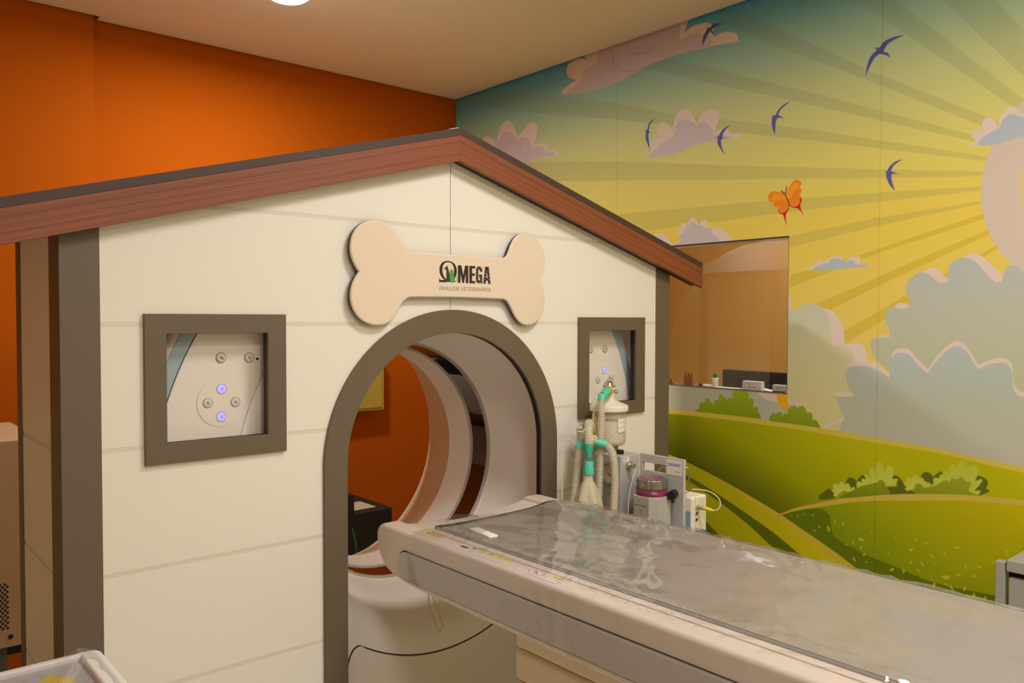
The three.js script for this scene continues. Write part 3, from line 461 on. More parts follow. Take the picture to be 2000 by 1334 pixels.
// ---------------------------------------------------------------- CT gantry behind the facade
const GX = 1.49, GY = 1.003;
{
  const g = thing('ct_gantry', 'white ring shaped scanner gantry behind the arch of the dog house', 'scanner', [GX, 0, -0.05]);
  const ring = (pts, seg = 128) => { const l = lathe(pts.map(([r, z]) => [r, z]), seg); l.rotateX(Math.PI / 2); l.translate(0, GY, 0.05); return l; };
  // lathe profile is (radius, z in the room); after the turn its height axis points to +z
  part(g, 'front_flare', ring([[0.400, -0.322], [0.404, -0.318], [0.412, -0.28], [0.425, -0.22], [0.442, -0.15], [0.462, -0.10], [0.485, -0.07], [0.515, -0.056], [0.55, -0.05], [0.6795, -0.05], [0.6798, -0.052]]), M.liner);
  part(g, 'face_ring', ring([[0.681, -0.053], [0.6815, -0.05], [0.8815, -0.052], [0.8835, -0.0545]]), M.shell);
  part(g, 'stripe_line', ring([[0.8825, -0.0545], [0.886, -0.0545]]), M.gap);
  part(g, 'blue_stripe', ring([[0.8855, -0.055], [0.887, -0.0525], [0.918, -0.056], [0.919, -0.058]]), M.blueStripe);
  part(g, 'outer_shell', ring([[0.918, -0.058], [0.93, -0.062], [0.94, -0.072], [0.944, -0.09], [0.944, -0.8], [0.93, -0.84], [0.9, -0.86], [0.62, -0.875], [0.56, -0.885]]), M.shell);
  part(g, 'window_seal', ring([[0.4005, -0.3225], [0.393, -0.325], [0.392, -0.3345]]), M.seal);
  part(g, 'scan_window', ring([[0.3915, -0.334], [0.389, -0.37], [0.3855, -0.409]]), M.scanWindow);
  part(g, 'window_seal', ring([[0.3855, -0.4085], [0.384, -0.418], [0.380, -0.4195]]), M.seal);
  part(g, 'bore_liner', ring([[0.382, -0.4185], [0.378, -0.47], [0.372, -0.54]]), M.liner);
  part(g, 'rear_flare', ring([[0.372, -0.54], [0.385, -0.58], [0.41, -0.66], [0.445, -0.76], [0.48, -0.83], [0.51, -0.87], [0.56, -0.886]]), M.cream);
  part(g, 'scan_window', ring([[0.401, -0.33], [0.45, -0.335], [0.46, -0.41], [0.40, -0.415]], 48), M.gap);   // drum behind the window
  part(g, 'base', mergeGeometries([boxFrom(-0.72, 0.72, 0, 0.34, -0.72, -0.06, 0.02)]), M.shell);
  // yellow caution label on the upper lip of the flare
  const lab = part(g, 'caution_label', new THREE.BoxGeometry(0.05, 0.0008, 0.018), std('#c9b21c', 0.5), [-0.045, GY + 0.418, -0.19]); lab.rotation.x = 0.22;
  // lower cover with its rounded top corners and dark joint
  const cover = (o) => {
    const s = new THREE.Shape(), R = 0.567 - o, xl = -0.35 - o; s.moveTo(xl - 0.015, 0.02); s.lineTo(xl, 0.47); s.quadraticCurveTo(xl + 0.012, 0.535 + o, xl + 0.045, 0.527 + o);
    const a0 = Math.atan2(0.527 - GY, xl + 0.045), a1 = -Math.PI - a0; for (let i = 1; i < 24; i++) { const a = a0 + (a1 - a0) * i / 24; s.lineTo(R * Math.cos(a), GY + R * Math.sin(a)); }
    s.lineTo(-xl - 0.045, 0.527 + o); s.quadraticCurveTo(-xl - 0.012, 0.535 + o, -xl, 0.47); s.lineTo(-xl + 0.015, 0.02); s.closePath(); return s;
  };
  const gk = slab(cover(0.0035), 0.02); part(g, 'cover_joint', gk, M.gap, [0, 0, -0.0192]);
  part(g, 'lower_cover', slab(cover(0), 0.03, 0.004, 3), M.shell, [0, 0, -0.026]);
  // control buttons seen through the two port frames
  const sym = k => canvas(64, 64, (x) => { x.clearRect(0, 0, 64, 64); x.strokeStyle = '#4a4640'; x.lineWidth = 4; x.beginPath(); if (k === 0) { x.arc(24, 24, 9, 0, 7); x.moveTo(44, 14); x.lineTo(24, 52); x.moveTo(52, 44); x.arc(44, 44, 8, 0, 7); } else if (k === 1) { x.moveTo(16, 20); x.lineTo(48, 20); x.moveTo(22, 14); x.lineTo(16, 20); x.lineTo(22, 26); x.moveTo(16, 44); x.lineTo(48, 44); x.moveTo(42, 38); x.lineTo(48, 44); x.lineTo(42, 50); x.moveTo(32, 24); x.lineTo(32, 40); } else if (k === 2) { x.moveTo(14, 36); x.lineTo(50, 36); x.moveTo(36, 36); x.lineTo(30, 52); x.moveTo(30, 14); x.lineTo(38, 28); x.lineTo(46, 16); } else { x.moveTo(20, 18); x.lineTo(44, 18); x.moveTo(26, 18); x.lineTo(26, 48); x.moveTo(40, 28); x.lineTo(40, 46); x.lineTo(34, 40); } x.stroke(); });
  const syms = [0, 1, 2, 3].map(k => std('#ffffff', 0.6, { map: sym(k), transparent: true }));
  const capOff = phys('#d8d2c4', 0.3), capOn = phys('#8d8cff', 0.3, { emissive: new THREE.Color(0.32, 0.30, 1.0), emissiveIntensity: 0.55 });
  const pad = lathe([[1e-4, 0.0006], [0.045, 0.0006], [0.056, 0.0004], [0.062, 0]], 40), well = new THREE.TorusGeometry(0.0123, 0.001, 8, 32), cap = lathe([[1e-4, 0.003], [0.009, 0.0028], [0.0112, 0.0016], [0.0116, 0], [1e-4, 0]], 32), ink = new THREE.PlaneGeometry(0.0145, 0.0145);
  pad.rotateX(Math.PI / 2); cap.rotateX(Math.PI / 2);
  const set = (list, padAt) => {
    part(g, 'button_pad', pad, M.shell, inside(g, [padAt[0], padAt[1], -0.0496]));
    for (const [x, y, on, k] of list) {
      const b = part(g, 'button', cap, on ? capOn : capOff, inside(g, [x, y, -0.049]), on ? 'glowing blue button' : undefined);
      part(b, 'bezel', well, M.bezel); const s = part(b, 'symbol', ink, syms[k], [0, 0, 0.0036]); s.rotation.z = 0.3;
    }
  };
  set([[0.781, 1.379, 0, 0], [0.855, 1.377, 0, 1], [0.781, 1.299, 1, 2], [0.746, 1.265, 0, 3], [0.817, 1.263, 0, 3], [0.780, 1.228, 1, 2]], [0.781, 1.264]);
  set([[2.141, 1.369, 0, 1], [2.217, 1.369, 0, 0], [2.214, 1.289, 1, 2], [2.178, 1.255, 0, 3], [2.250, 1.256, 0, 3], [2.212, 1.218, 1, 2]], [2.213, 1.255]);
  const pin = cyl(0.0035, 0.0035, 0.001, 16); pin.rotateX(Math.PI / 2); part(g, 'microphone_hole', pin, M.gap, inside(g, [0.877, 1.373, -0.0494]));
}

// clear strap hanging from the table nose in front of the gantry
{
  const s = thing('clear_strap', 'thin clear plastic strap dangling below the nose of the table', 'strap', [1.42, 0.5, -0.02]);
  const loop = [[-0.022, 0.27, 0.045], [-0.018, 0.12, 0.0], [0.008, 0.05, -0.004], [0.016, 0.022, -0.004], [0.026, 0.012, -0.004], [0.036, 0.02, -0.004], [0.036, 0.035, -0.004], [0.014, 0.09, -0.002], [-0.004, 0.14, 0.002], [-0.008, 0.27, 0.05]];
  part(s, 'edge', tube(loop, 0.0016, 60, 6), phys('#f0dcaa', 0.2, { transmission: 0.4, thickness: 0 }));
}

// ---------------------------------------------------------------- patient table
const TX = 1.49, TY = 0.906, TZ1 = 2.75;                 // axis, rail top, foot end
const table = thing('patient_table', 'long white scanner table with grey side panel reaching into the arch', 'table', [TX, 0, 0.5]);
{
  const L = (x, y, z) => [x - TX, y, z - 0.5];
  const prof = new THREE.Shape();                        // side profile, drawn in (z, y)
  prof.moveTo(0.062, TY); prof.quadraticCurveTo(0.03, TY - 0.004, 0.026, TY - 0.03); prof.bezierCurveTo(0.024, 0.835, 0.04, 0.805, 0.075, 0.785); prof.bezierCurveTo(0.11, 0.768, 0.16, 0.764, 0.28, 0.760);
  prof.lineTo(TZ1, 0.757); prof.quadraticCurveTo(TZ1 + 0.05, 0.78, TZ1 + 0.05, 0.85); prof.quadraticCurveTo(TZ1 + 0.05, TY, TZ1, TY); prof.closePath();
  const rail = slab(prof, 0.062, 0.012, 5, 20); rail.rotateY(-Math.PI / 2);   // (z,y,depth) -> x towards -x
  for (const s of [0, 1]) { const r = rail.clone(); r.translate(s ? 1.790 - TX : 1.252 - TX, 0, -0.5); part(table, 'side_rail', r, M.tableShell); }
  // belly between the rails
  const belly = slab(prof, 0.42); belly.rotateY(-Math.PI / 2); belly.scale(1, 0.4, 0.985); belly.translate(1.70 - TX, 0.455, -0.48); part(table, 'belly', belly, M.tableShell);
  // trough of the fixed bed, dipping in the middle
  const bedY = x => { const u = (x - TX) / 0.235; return 0.872 + 0.02 * u * u; };
  part(table, 'bed_trough', sheetGrid(24, 4, (u, v) => { const x = 1.252 + u * 0.478; return L(x, bedY(x), 0.045 + v * 0.9); }), M.tableShell);
  part(table, 'bed_lip', sheetGrid(24, 2, (u, v) => { const x = 1.252 + u * 0.478; return L(x, bedY(x) - v * 0.05, 0.045 + v * 0.02); }), M.tableShell);
  part(table, 'rail_strip', boxFrom(1.2555 - TX, 1.2765 - TX, 0.86, TY - 0.002, 0.20 - 0.5, TZ1 - 0.55, 0.002), M.tableShell);
  part(table, 'rail_strip', boxFrom(1.7035 - TX, 1.7245 - TX, 0.86, TY - 0.002, 0.20 - 0.5, TZ1 - 0.55, 0.002), M.tableShell);
  // grey panel let into the near side with a dark joint, and its twin
  const panel = (o) => { const s = new THREE.Shape(), z0 = 0.145 - o, z1 = TZ1 - 0.05, y0 = 0.7785 - o, y1 = 0.8535 + o, r = (y1 - y0) / 2; s.moveTo(z1, y0); s.lineTo(z1, y1); s.lineTo(z0 + r, y1); s.absarc(z0 + r, (y0 + y1) / 2, r, Math.PI / 2, Math.PI * 1.5, false); s.closePath(); return s; };
  for (const s of [0, 1]) {
    const pj = slab(panel(0.0028), 0.004, 0, 1, 24); pj.rotateY(-Math.PI / 2); pj.translate((s ? 1.7915 + 0.0012 : 1.1905 + 0.0028) - TX, 0, -0.5); part(table, 'panel_joint', pj, M.gap);
    const pg = slab(panel(-0.0005), 0.009, 0.0035, 3, 24); pg.rotateY(-Math.PI / 2); pg.translate((s ? 1.7985 : 1.1925) - TX, 0, -0.5); part(table, 'side_panel', pg, M.tableGrey, [0, 0, 0], 'grey inset panel');
  }
  // printed stickers on the near rail
  const sticker = (z0, z1, x0, x1, draw) => part(table, 'sticker', new THREE.PlaneGeometry(z1 - z0, x1 - x0).rotateX(-Math.PI / 2).rotateY(-Math.PI / 2), std('#ffffff', 0.35, { map: canvas(512, 256, draw) }), L((x0 + x1) / 2, TY + 0.0006, (z0 + z1) / 2));
  const lines = (x, y0, n, a, b) => { x.fillStyle = '#9a9088'; for (let i = 0; i < n; i++) for (let k = a; k < b; k += 14) if (rnd() > 0.2) x.fillRect(k, y0 + i * 20, 9, 7); };
  const caution = (x, x0, y0, w, h) => { x.fillStyle = '#e8d51c'; x.fillRect(x0, y0, w, h); x.fillStyle = '#2b2712'; x.beginPath(); x.moveTo(x0 + w * 0.3, y0 + h * 0.8); x.lineTo(x0 + w * 0.3 + h * 0.35, y0 + h * 0.15); x.lineTo(x0 + w * 0.3 + h * 0.7, y0 + h * 0.8); x.fill(); x.font = Math.round(h * 0.55) + 'px sans-serif'; x.fillText('CAUTION', x0 + w * 0.46, y0 + h * 0.7); };
  sticker(0.172, 0.285, 1.202, 1.2395, x => { x.fillStyle = '#e2d4c6'; x.fillRect(0, 0, 512, 256); caution(x, 90, 6, 420, 96); lines(x, 120, 6, 20, 480); });
  sticker(0.37, 0.57, 1.2035, 1.2415, x => { x.fillStyle = '#e9ddd2'; x.fillRect(0, 0, 512, 256); caution(x, 170, 8, 336, 78); lines(x, 104, 7, 130, 470); x.fillStyle = '#2c2a30'; x.fillRect(24, 70, 74, 90); x.fillRect(110, 20, 38, 44); });
  sticker(0.635, 0.745, 1.2035, 1.2405, x => { x.fillStyle = '#ece2da'; x.fillRect(0, 0, 512, 256); caution(x, 280, 20, 226, 70); lines(x, 110, 4, 290, 500); x.strokeStyle = '#d0322c'; x.lineWidth = 10; x.beginPath(); x.ellipse(130, 120, 112, 92, 0, 0, 7); x.moveTo(70, 50); x.lineTo(190, 190); x.stroke(); x.fillStyle = '#8a8a8a'; x.fillRect(90, 90, 70, 50); });
  // pedestal with bellows
  part(table, 'pedestal', boxFrom(1.305 - TX, 1.675 - TX, 0.0, 0.757, 0.05, 1.3, 0.02), M.cream);
  for (let k = 0; k < 7; k++) part(table, 'bellows_fold', rbox(0.405, 0.078, 1.32, 0.013, 3), M.cream, [0, 0.712 - k * 0.08, 0.672]);
  part(table, 'foot', boxFrom(-0.25, 0.25, 0, 0.06, -0.05, 1.5, 0.02), M.machineGrey);
}
// cradle with its mat
const matTop = x => x > 1.70 ? 0.9165 - 0.004 * (x - 1.70) / 0.065 : 0.9045 + (x < TX ? 0.005 : 0.012) * Math.pow((x - TX) / 0.21, 4);
{
  const c = thing('table_cradle', 'grey padded cradle with black front edge lying on the table', 'cradle', [TX, 0.9, 0.5]);
  const P = (x, y, z) => [x - TX, y - 0.9, z - 0.5], X0 = 1.281, XW = 0.449;
  part(c, 'front_edge', sheetGrid(24, 3, (u, v) => { const x = X0 + u * XW; return P(x, matTop(x) + 0.0008 - Math.max(0, v - 0.34) * 0.016, 0.186 + Math.max(0, 0.34 - v) * 0.045); }), M.blackMatte, [0, 0, 0], 'black front edge');
  part(c, 'base_shell', sheetGrid(24, 1, (u, v) => { const x = X0 + u * XW; return P(x, matTop(x) - 0.012, 0.187 + v * 2.5); }), M.tableGrey);
  for (const x of [X0, X0 + 0.484]) part(c, 'side_edge', sheetGrid(1, 4, (u, v) => P(x, matTop(x) - u * (x < 1.5 ? 0.05 : 0.004), 0.19 + v * 2.5)), M.machineGrey);
  const blot = canvas(512, 2048, (x, W, H) => {          // vinyl painted darker where the clear sheet clings: patches with crisp outlines
    const im = x.createImageData(W, H), A = [160, 152, 137], B = [134, 123, 106];
    for (let j = 0; j < H; j++) for (let i = 0; i < W; i++) {
      const z = (1 - j / H) * 2.5, u = i / W * 0.48, w = 0.8 * fbm(u * 6, z * 5, 2, 3), n = fbm(u * 7 + w * 1.2, z * 5 - u * 5 + w * 2.2, 5, 4) + 0.14 * fbm(u * 30, z * 40, 9, 2), streak = 0.35 * fbm(u * 4, z * 16 + u * 3, 11, 2);
      const head = Math.max(0, Math.min(1, (1.0 - z) / 0.6)); let t = (n * (0.4 + 0.6 * head) + streak * (1 - head) - 0.03) * (5 + 10 * head); t = Math.max(0, Math.min(1, t)) * (0.3 + 0.7 * head); const k = (j * W + i) * 4; for (let q = 0; q < 3; q++) im.data[k + q] = A[q] + (B[q] - A[q]) * t + 2 * noise.noise(i * 0.7, j * 0.7, q); im.data[k + 3] = 255;
    }
    x.putImageData(im, 0, 0);
  });
  const mat = sheetGrid(40, 80, (u, v) => { const x = X0 + u * 0.484, z0 = x < 1.50 ? 0.183 : x < 1.56 ? 0.183 + (x - 1.50) / 0.06 * 0.014 : 0.198, z = z0 + v * (2.69 - z0); return P(x, matTop(x) + 0.0012 + 0.0008 * fbm(x * 10, z * 6, 1, 2) - (v === 0 && x < 1.53 ? 0.006 : 0), z); });
  part(c, 'mat', mat, std('#ffffff', 0.5, { map: blot }), [0, 0, 0], 'grey vinyl mat with darker patches');
}
// loose clear sheet over the table
{
  const s = thing('plastic_sheet', 'wrinkled clear plastic sheet covering the table and draped over its near side', 'plastic sheet', [TX, 0.92, 1.3]);
  const path = [[1.1815, 0.772], [1.180, 0.80], [1.180, 0.85], [1.182, 0.888], [1.1895, 0.9045], [1.204, 0.9095], [1.235, 0.9105], [1.262, 0.9105], [1.284, 0.914]];
  for (let i = 1; i <= 10; i++) { const x = 1.284 + i * 0.0445; path.push([x, matTop(x) + 0.0045]); }
  path.push([1.752, 0.919], [1.776, 0.913], [1.794, 0.9045], [1.8015, 0.885], [1.8055, 0.85], [1.8075, 0.80]);
  const curve = new THREE.CatmullRomCurve3(path.map(p => new THREE.Vector3(p[0], p[1], 0)), false, 'chordal');
  const NU = 150, NV = 620, pts = curve.getSpacedPoints(NU), clamp = (a, b, t) => Math.max(0, Math.min(1, (t - a) / (b - a)));
  const g = sheetGrid(NU, NV, (u, v) => {
    const i = Math.round(u * NU), p = pts[i], q = pts[Math.min(NU, i + 1)], o = pts[Math.max(0, i - 1)]; let z = 0.205 + v * 2.5;
    let nx = -(q.y - o.y), ny = q.x - o.x; const l = Math.hypot(nx, ny); nx /= l; ny /= l;
    const top = p.y > 0.9 && p.x > 1.2 ? 1 : 0, d = u * 0.9, far = clamp(1.68, 1.74, p.x), near = clamp(0.09, 0.02, Math.abs(p.x - 1.26)), side = clamp(1.2, 1.186, p.x) * clamp(0.76, 0.9, p.y);
    const warp = noise.noise(d * 3, z * 2.2, 8);
    const fold = Math.pow(Math.abs(noise.noise(d * 5 + 1.2 * warp, z * 6 + 2 * d, 3.1)), 0.8);
    let h = 0.0024 * (fold - 0.25) + 0.0009 * noise.noise(d * 14, z * 16, 1.3);
    const crinkle = 0.5 - Math.abs(noise.noise(d * 16 + warp * 2, z * 20 + d * 12, 6.6)), foot = clamp(0.55, 1.2, z);
    h += (0.0007 + 0.0035 * near * (0.35 + 0.3 * foot) + 0.005 * far + 0.002 * side * foot) * crinkle * 2 + 0.0012 * (near * foot + far) * noise.noise(d * 60, z * 50, 4.4);
    h += (0.0085 * near * clamp(0.85, 1.3, z) + 0.002 * side * clamp(1.0, 1.4, z)) * noise.noise(d * 15 + 3, z * 17 - d * 9, 12.4);
    const e = Math.max(0, 1 - v * 45), lift = top && p.x < 1.45 && p.x > 1.262 ? 0.016 * clamp(0.07, 0, v) * Math.sin((p.x - 1.262) / 0.188 * Math.PI) : 0;
    z += e * 0.012 * noise.noise(d * 9, 2, 2) - (top && p.x > 1.29 && p.x < 1.5 ? 0.028 * e : 0);
    h = Math.max(h, top ? -0.0022 : -0.0005);
    return [p.x + nx * h - TX, p.y + ny * h + lift - 0.92, z - 1.3];
  });
  part(s, 'film', g, M.film);
  const tag = thing('white_pad', 'small folded white pad under the plastic at the head of the table', 'pad', [1.335, 0.906, 0.33]);
  const pg = rbox(0.03, 0.008, 0.10, 0.003, 3); part(tag, 'pad', pg, M.paper, [0, 0.004, 0]).rotation.y = -0.1;
}
// ---------------------------------------------------------------- anaesthesia machine between the table and the mural
function corrugated(pts, r, pitch = 0.0065, amp = 0.0016) {
  const curve = new THREE.CatmullRomCurve3(pts.map(p => new THREE.Vector3(...p))), len = curve.getLength(), n = Math.round(len / pitch * 4), fr = curve.computeFrenetFrames(n, false), pos = [], idx = [], R = 12;
  for (let i = 0; i <= n; i++) { const c = curve.getPointAt(i / n), rr = r + amp * (i % 4 === 0 ? 1 : i % 4 === 2 ? -1 : 0.2); for (let k = 0; k <= R; k++) { const a = k / R * Math.PI * 2, N = fr.normals[i], B = fr.binormals[i]; pos.push(c.x + rr * (Math.cos(a) * N.x + Math.sin(a) * B.x), c.y + rr * (Math.cos(a) * N.y + Math.sin(a) * B.y), c.z + rr * (Math.cos(a) * N.z + Math.sin(a) * B.z)); } }
  for (let i = 0; i < n; i++) for (let k = 0; k < R; k++) { const a = i * (R + 1) + k; idx.push(a, a + R + 1, a + 1, a + 1, a + R + 1, a + R + 2); }
  const g = new THREE.BufferGeometry(); g.setAttribute('position', new THREE.Float32BufferAttribute(pos, 3)); g.setAttribute('uv', new THREE.Float32BufferAttribute(new Float32Array(pos.length / 3 * 2), 2)); g.setIndex(idx); g.computeVertexNormals(); return g;
}
const rod = (a, b, r, seg = 20) => { const A = new THREE.Vector3(...a), B = new THREE.Vector3(...b), g = cyl(r, r, A.distanceTo(B), seg); g.applyQuaternion(new THREE.Quaternion().setFromUnitVectors(new THREE.Vector3(0, 1, 0), B.clone().sub(A).normalize())); g.translate((A.x + B.x) / 2, (A.y + B.y) / 2, (A.z + B.z) / 2); return g; };
const sleeve = (a, b, r0, r1, seg = 28) => { const A = new THREE.Vector3(...a), B = new THREE.Vector3(...b), l = A.distanceTo(B), g = lathe([[r0 * 0.7, 0], [r0, 0], [r0, l * 0.42], [r1, l * 0.5], [r1, l * 0.97], [r1 * 0.93, l], [r1 * 0.72, l], [r1 * 0.7, l * 0.6]], seg); g.applyQuaternion(new THREE.Quaternion().setFromUnitVectors(new THREE.Vector3(0, 1, 0), B.clone().sub(A).normalize())); g.translate(A.x, A.y, A.z); return g; };
{
  const O = [2.09, 0, 0.2], m = thing('anesthesia_machine', 'grey metal anaesthesia machine with pressure gauge between table and mural', 'anaesthesia machine', O);
  const W = (x, y, z) => [x - O[0], y - O[1], z - O[2]];
  const G = g => g.translate(-O[0], -O[1], -O[2]);
  part(m, 'housing', G(boxFrom(2.013, 2.111, 0.55, 1.024, 0.035, 0.211, 0.003)), M.machineGrey);
  part(m, 'top_lid', G(cyl(0.028, 0.028, 0.0016, 32).translate(2.055, 1.025, 0.17)), M.plate);
  part(m, 'filler_cap', G(lathe([[1e-4, 0.014], [0.0105, 0.0135], [0.012, 0.012], [0.0125, 0], [1e-4, 0]], 28).translate(2.044, 1.026, 0.182)), M.blackMatte, [0, 0, 0], 'black cap');
  // gauge on the side that faces the table
  const dial = canvas(256, 256, x => { x.fillStyle = '#e9e2d2'; x.fillRect(0, 0, 256, 256); x.strokeStyle = '#3a352e'; x.lineWidth = 4; for (let i = 0; i <= 24; i++) { const a = Math.PI * (0.75 + 1.5 * i / 24), r0 = i % 4 ? 88 : 76; x.beginPath(); x.moveTo(128 + r0 * Math.cos(a), 128 + r0 * Math.sin(a)); x.lineTo(128 + 100 * Math.cos(a), 128 + 100 * Math.sin(a)); x.stroke(); } x.lineWidth = 3; x.beginPath(); x.arc(128, 128, 52, Math.PI * 0.8, Math.PI * 2.2); x.stroke(); });
  const ga = part(m, 'gauge', G(lathe([[1e-4, 0.004], [0.03, 0.004], [0.031, 0.012], [0.036, 0.012], [0.0365, 0], [1e-4, 0]], 40).rotateZ(Math.PI / 2).translate(2.012, 0.96, 0.163)), M.steel);
  const face = new THREE.CircleGeometry(0.0305, 40); face.rotateY(-Math.PI / 2); part(ga, 'dial', G(face.translate(2.0078, 0.96, 0.163)), std('#ffffff', 0.5, { map: dial }));
  part(ga, 'needle', G(boxFrom(-0.0005, 0.0005, -0.0012, 0.0012, -0.004, 0.024).rotateX(0.35).translate(2.0068, 0.96, 0.163)), M.blackMatte);
  part(m, 'flow_tube', G(boxFrom(2.008, 2.013, 0.72, 0.90, 0.085, 0.10, 0.001)), M.clearJar);
  part(m, 'flow_tube', G(boxFrom(2.008, 2.013, 0.72, 0.90, 0.115, 0.13, 0.001)), M.clearJar);
  // face towards the foot end
  part(m, 'gas_outlet', G(mergeGeometries([cyl(0.012, 0.012, 0.014, 24).rotateX(Math.PI / 2).translate(2.049, 0.992, 0.218), cyl(0.009, 0.008, 0.016, 24).rotateX(Math.PI / 2).translate(2.049, 0.992, 0.233)])), M.chrome);
  part(m, 'small_label', G(new THREE.PlaneGeometry(0.028, 0.015).translate(2.04, 1.012, 0.2117)), std('#ffffff', 0.6, { map: canvas(128, 64, x => { x.fillStyle = '#efe9dd'; x.fillRect(0, 0, 128, 64); x.fillStyle = '#555'; for (let k = 0; k < 3; k++) x.fillRect(18, 12 + k * 16, 80 - k * 12, 6); }) }));
  // back plate with the carrying slot
  const ps = poly([[0.211, 0.5], [0.394, 0.5], [0.394, 1.026], [0.211, 1.026]]); const hole = new THREE.Path(); [[0.223, 0.971], [0.223, 0.998], [0.321, 0.998], [0.321, 0.971]].forEach((q, i) => i ? hole.lineTo(...q) : hole.moveTo(...q)); hole.closePath(); ps.holes.push(hole);
  const plate = slab(ps, 0.012, 0.001, 1); plate.rotateY(-Math.PI / 2); plate.translate(2.123, 0, 0); part(m, 'back_plate', G(plate), M.plate);
  part(m, 'handle_bar', G(boxFrom(2.124, 2.148, 0.998, 1.02, 0.215, 0.33, 0.004)), M.plate);
  part(m, 'side_bracket', G(tube([[2.12, 1.0, 0.394], [2.126, 0.999, 0.4], [2.128, 0.99, 0.402], [2.128, 0.95, 0.402], [2.128, 0.925, 0.402], [2.12, 0.918, 0.396]], 0.0022, 30, 8)), M.steel);
  const name = canvas(256, 192, x => { x.fillStyle = '#ece6e2'; x.fillRect(0, 0, 256, 192); x.fillStyle = '#4a3f9a'; x.font = 'bold 52px sans-serif'; x.save(); x.transform(1.25, 0, 0, 1, 18, 82); x.fillText('SMART', 0, 0); x.restore(); x.fillStyle = '#6a6780'; x.font = 'italic 34px sans-serif'; x.fillText('Adaor', 132, 158); });
  const np = new THREE.PlaneGeometry(0.064, 0.05); np.rotateY(-Math.PI / 2); part(m, 'name_plate', G(np.translate(2.1102, 0.996, 0.357)), std('#ffffff', 0.4, { map: name }), [0, 0, 0], 'white plate with the word SMART');
  const kn = part(m, 'valve_knob', G(mergeGeometries([rod([2.108, 0.918, 0.366], [2.085, 0.918, 0.376], 0.009)])), M.steel);
  part(kn, 'knob_grip', G(rod([2.086, 0.917, 0.3755], [2.058, 0.916, 0.386], 0.0145)), M.blackMatte, [0, 0, 0], 'black knob');
  part(kn, 'knob_pin', G(rod([2.064, 0.895, 0.388], [2.064, 0.90, 0.388], 0.005)), M.blackMatte);
  part(m, 'gas_line', G(tube([[2.06, 0.985, 0.24], [2.03, 0.955, 0.25], [2.0, 0.9, 0.26], [1.985, 0.80, 0.268], [1.98, 0.70, 0.268]], 0.0016, 40, 6)), M.hosePlain, [0, 0, 0], 'thin pale gas line');
  part(m, 'rear_hose', G(tube([[2.15, 0.95, 0.26], [2.15, 0.975, 0.265], [2.15, 0.984, 0.278], [2.15, 0.975, 0.29], [2.15, 0.95, 0.295]], 0.003, 24, 8)), M.hosePlain);
  part(m, 'column', G(boxFrom(2.04, 2.12, 0.06, 0.55, 0.1, 0.3, 0.004)), M.machineGrey);
  part(m, 'base', G(boxFrom(1.93, 2.28, 0.05, 0.09, 0.03, 0.5, 0.01)), M.machineGrey);
  for (const [x, z] of [[1.96, 0.06], [2.25, 0.06], [1.96, 0.47], [2.25, 0.47]]) part(m, 'caster', G(cyl(0.025, 0.025, 0.022, 24).rotateZ(Math.PI / 2).translate(x, 0.025, z)), M.blackMatte);
  part(m, 'absorber_arm', G(boxFrom(1.95, 2.03, 1.035, 1.05, 0.075, 0.10, 0.003)), M.steel);
  part(m, 'absorber_arm', G(boxFrom(2.03, 2.10, 1.024, 1.045, 0.08, 0.125, 0.003)), M.steel);
}
// vaporizer
{
  const v = thing('vaporizer', 'grey octagonal vaporizer with purple band and chrome dial', 'vaporizer', [2.045, 0.70, 0.318]);
  const q = 0.0525, ch = 0.022, oct = poly([[-q, -q + ch], [-q + ch, -q], [q - ch, -q], [q, -q + ch], [q, q - ch], [q - ch, q], [-q + ch, q], [-q, q - ch]]);
  const body = slab(oct, 0.212, 0.0015, 1); body.rotateX(-Math.PI / 2); part(v, 'body', body, M.machineGrey);
  part(v, 'body_joint', slab(oct, 0.0012).rotateX(-Math.PI / 2).scale(1.004, 1, 1.004), M.seal, [0, 0.132, 0]);
  part(v, 'purple_band', lathe([[1e-4, 0], [0.0495, 0], [0.0505, 0.002], [0.0505, 0.022], [1e-4, 0.022]], 48), phys('#7a2748', 0.35), [0, 0.212, 0], 'dark purple band');
  const knurl = []; for (let i = 0; i < 96; i++) { const a = i / 96 * Math.PI * 2, r = 0.0505 - (i % 8 < 2 ? 0.0012 : 0); knurl.push([r * Math.cos(a), r * Math.sin(a)]); }
  const dg = slab(poly(knurl), 0.03, 0.002, 2); dg.rotateX(-Math.PI / 2); part(v, 'dial', dg, M.steel, [0, 0.2345, 0], 'knurled metal dial');
  part(v, 'dial_disc', cyl(0.037, 0.036, 0.0012, 40), phys('#8a4a66', 0.3), [0, 0.2652, 0], 'pink disc');
  part(v, 'release_pin', rod([-0.0515, 0.249, 0.005], [-0.047, 0.249, 0.005], 0.005), M.chrome);
  const lb = new THREE.PlaneGeometry(0.058, 0.062), mat = std('#ffffff', 0.5, { map: canvas(256, 288, x => { x.fillStyle = '#b3aea4'; x.fillRect(0, 0, 256, 288); x.fillStyle = '#4a463f'; x.font = 'bold 38px sans-serif'; x.save(); x.transform(0.95, 0, 0, 1, 8, 110); x.fillText('ISOFLURANO', 0, 0); x.restore(); x.fillRect(92, 30, 10, 16); x.fillRect(60, 40, 26, 5); x.lineWidth = 5; x.strokeStyle = '#4a463f'; x.beginPath(); x.moveTo(128, 140); x.lineTo(128, 200); x.moveTo(98, 170); x.lineTo(158, 170); x.stroke(); x.fillRect(112, 226, 40, 6); }) });
  lb.rotateY(-Math.PI / 2); part(v, 'printed_label', lb, mat, [-0.0531, 0.172, 0]);
  part(v, 'chrome_knob', rod([-0.052, 0.105, -0.006], [-0.082, 0.112, -0.004], 0.0145), M.chrome);
}
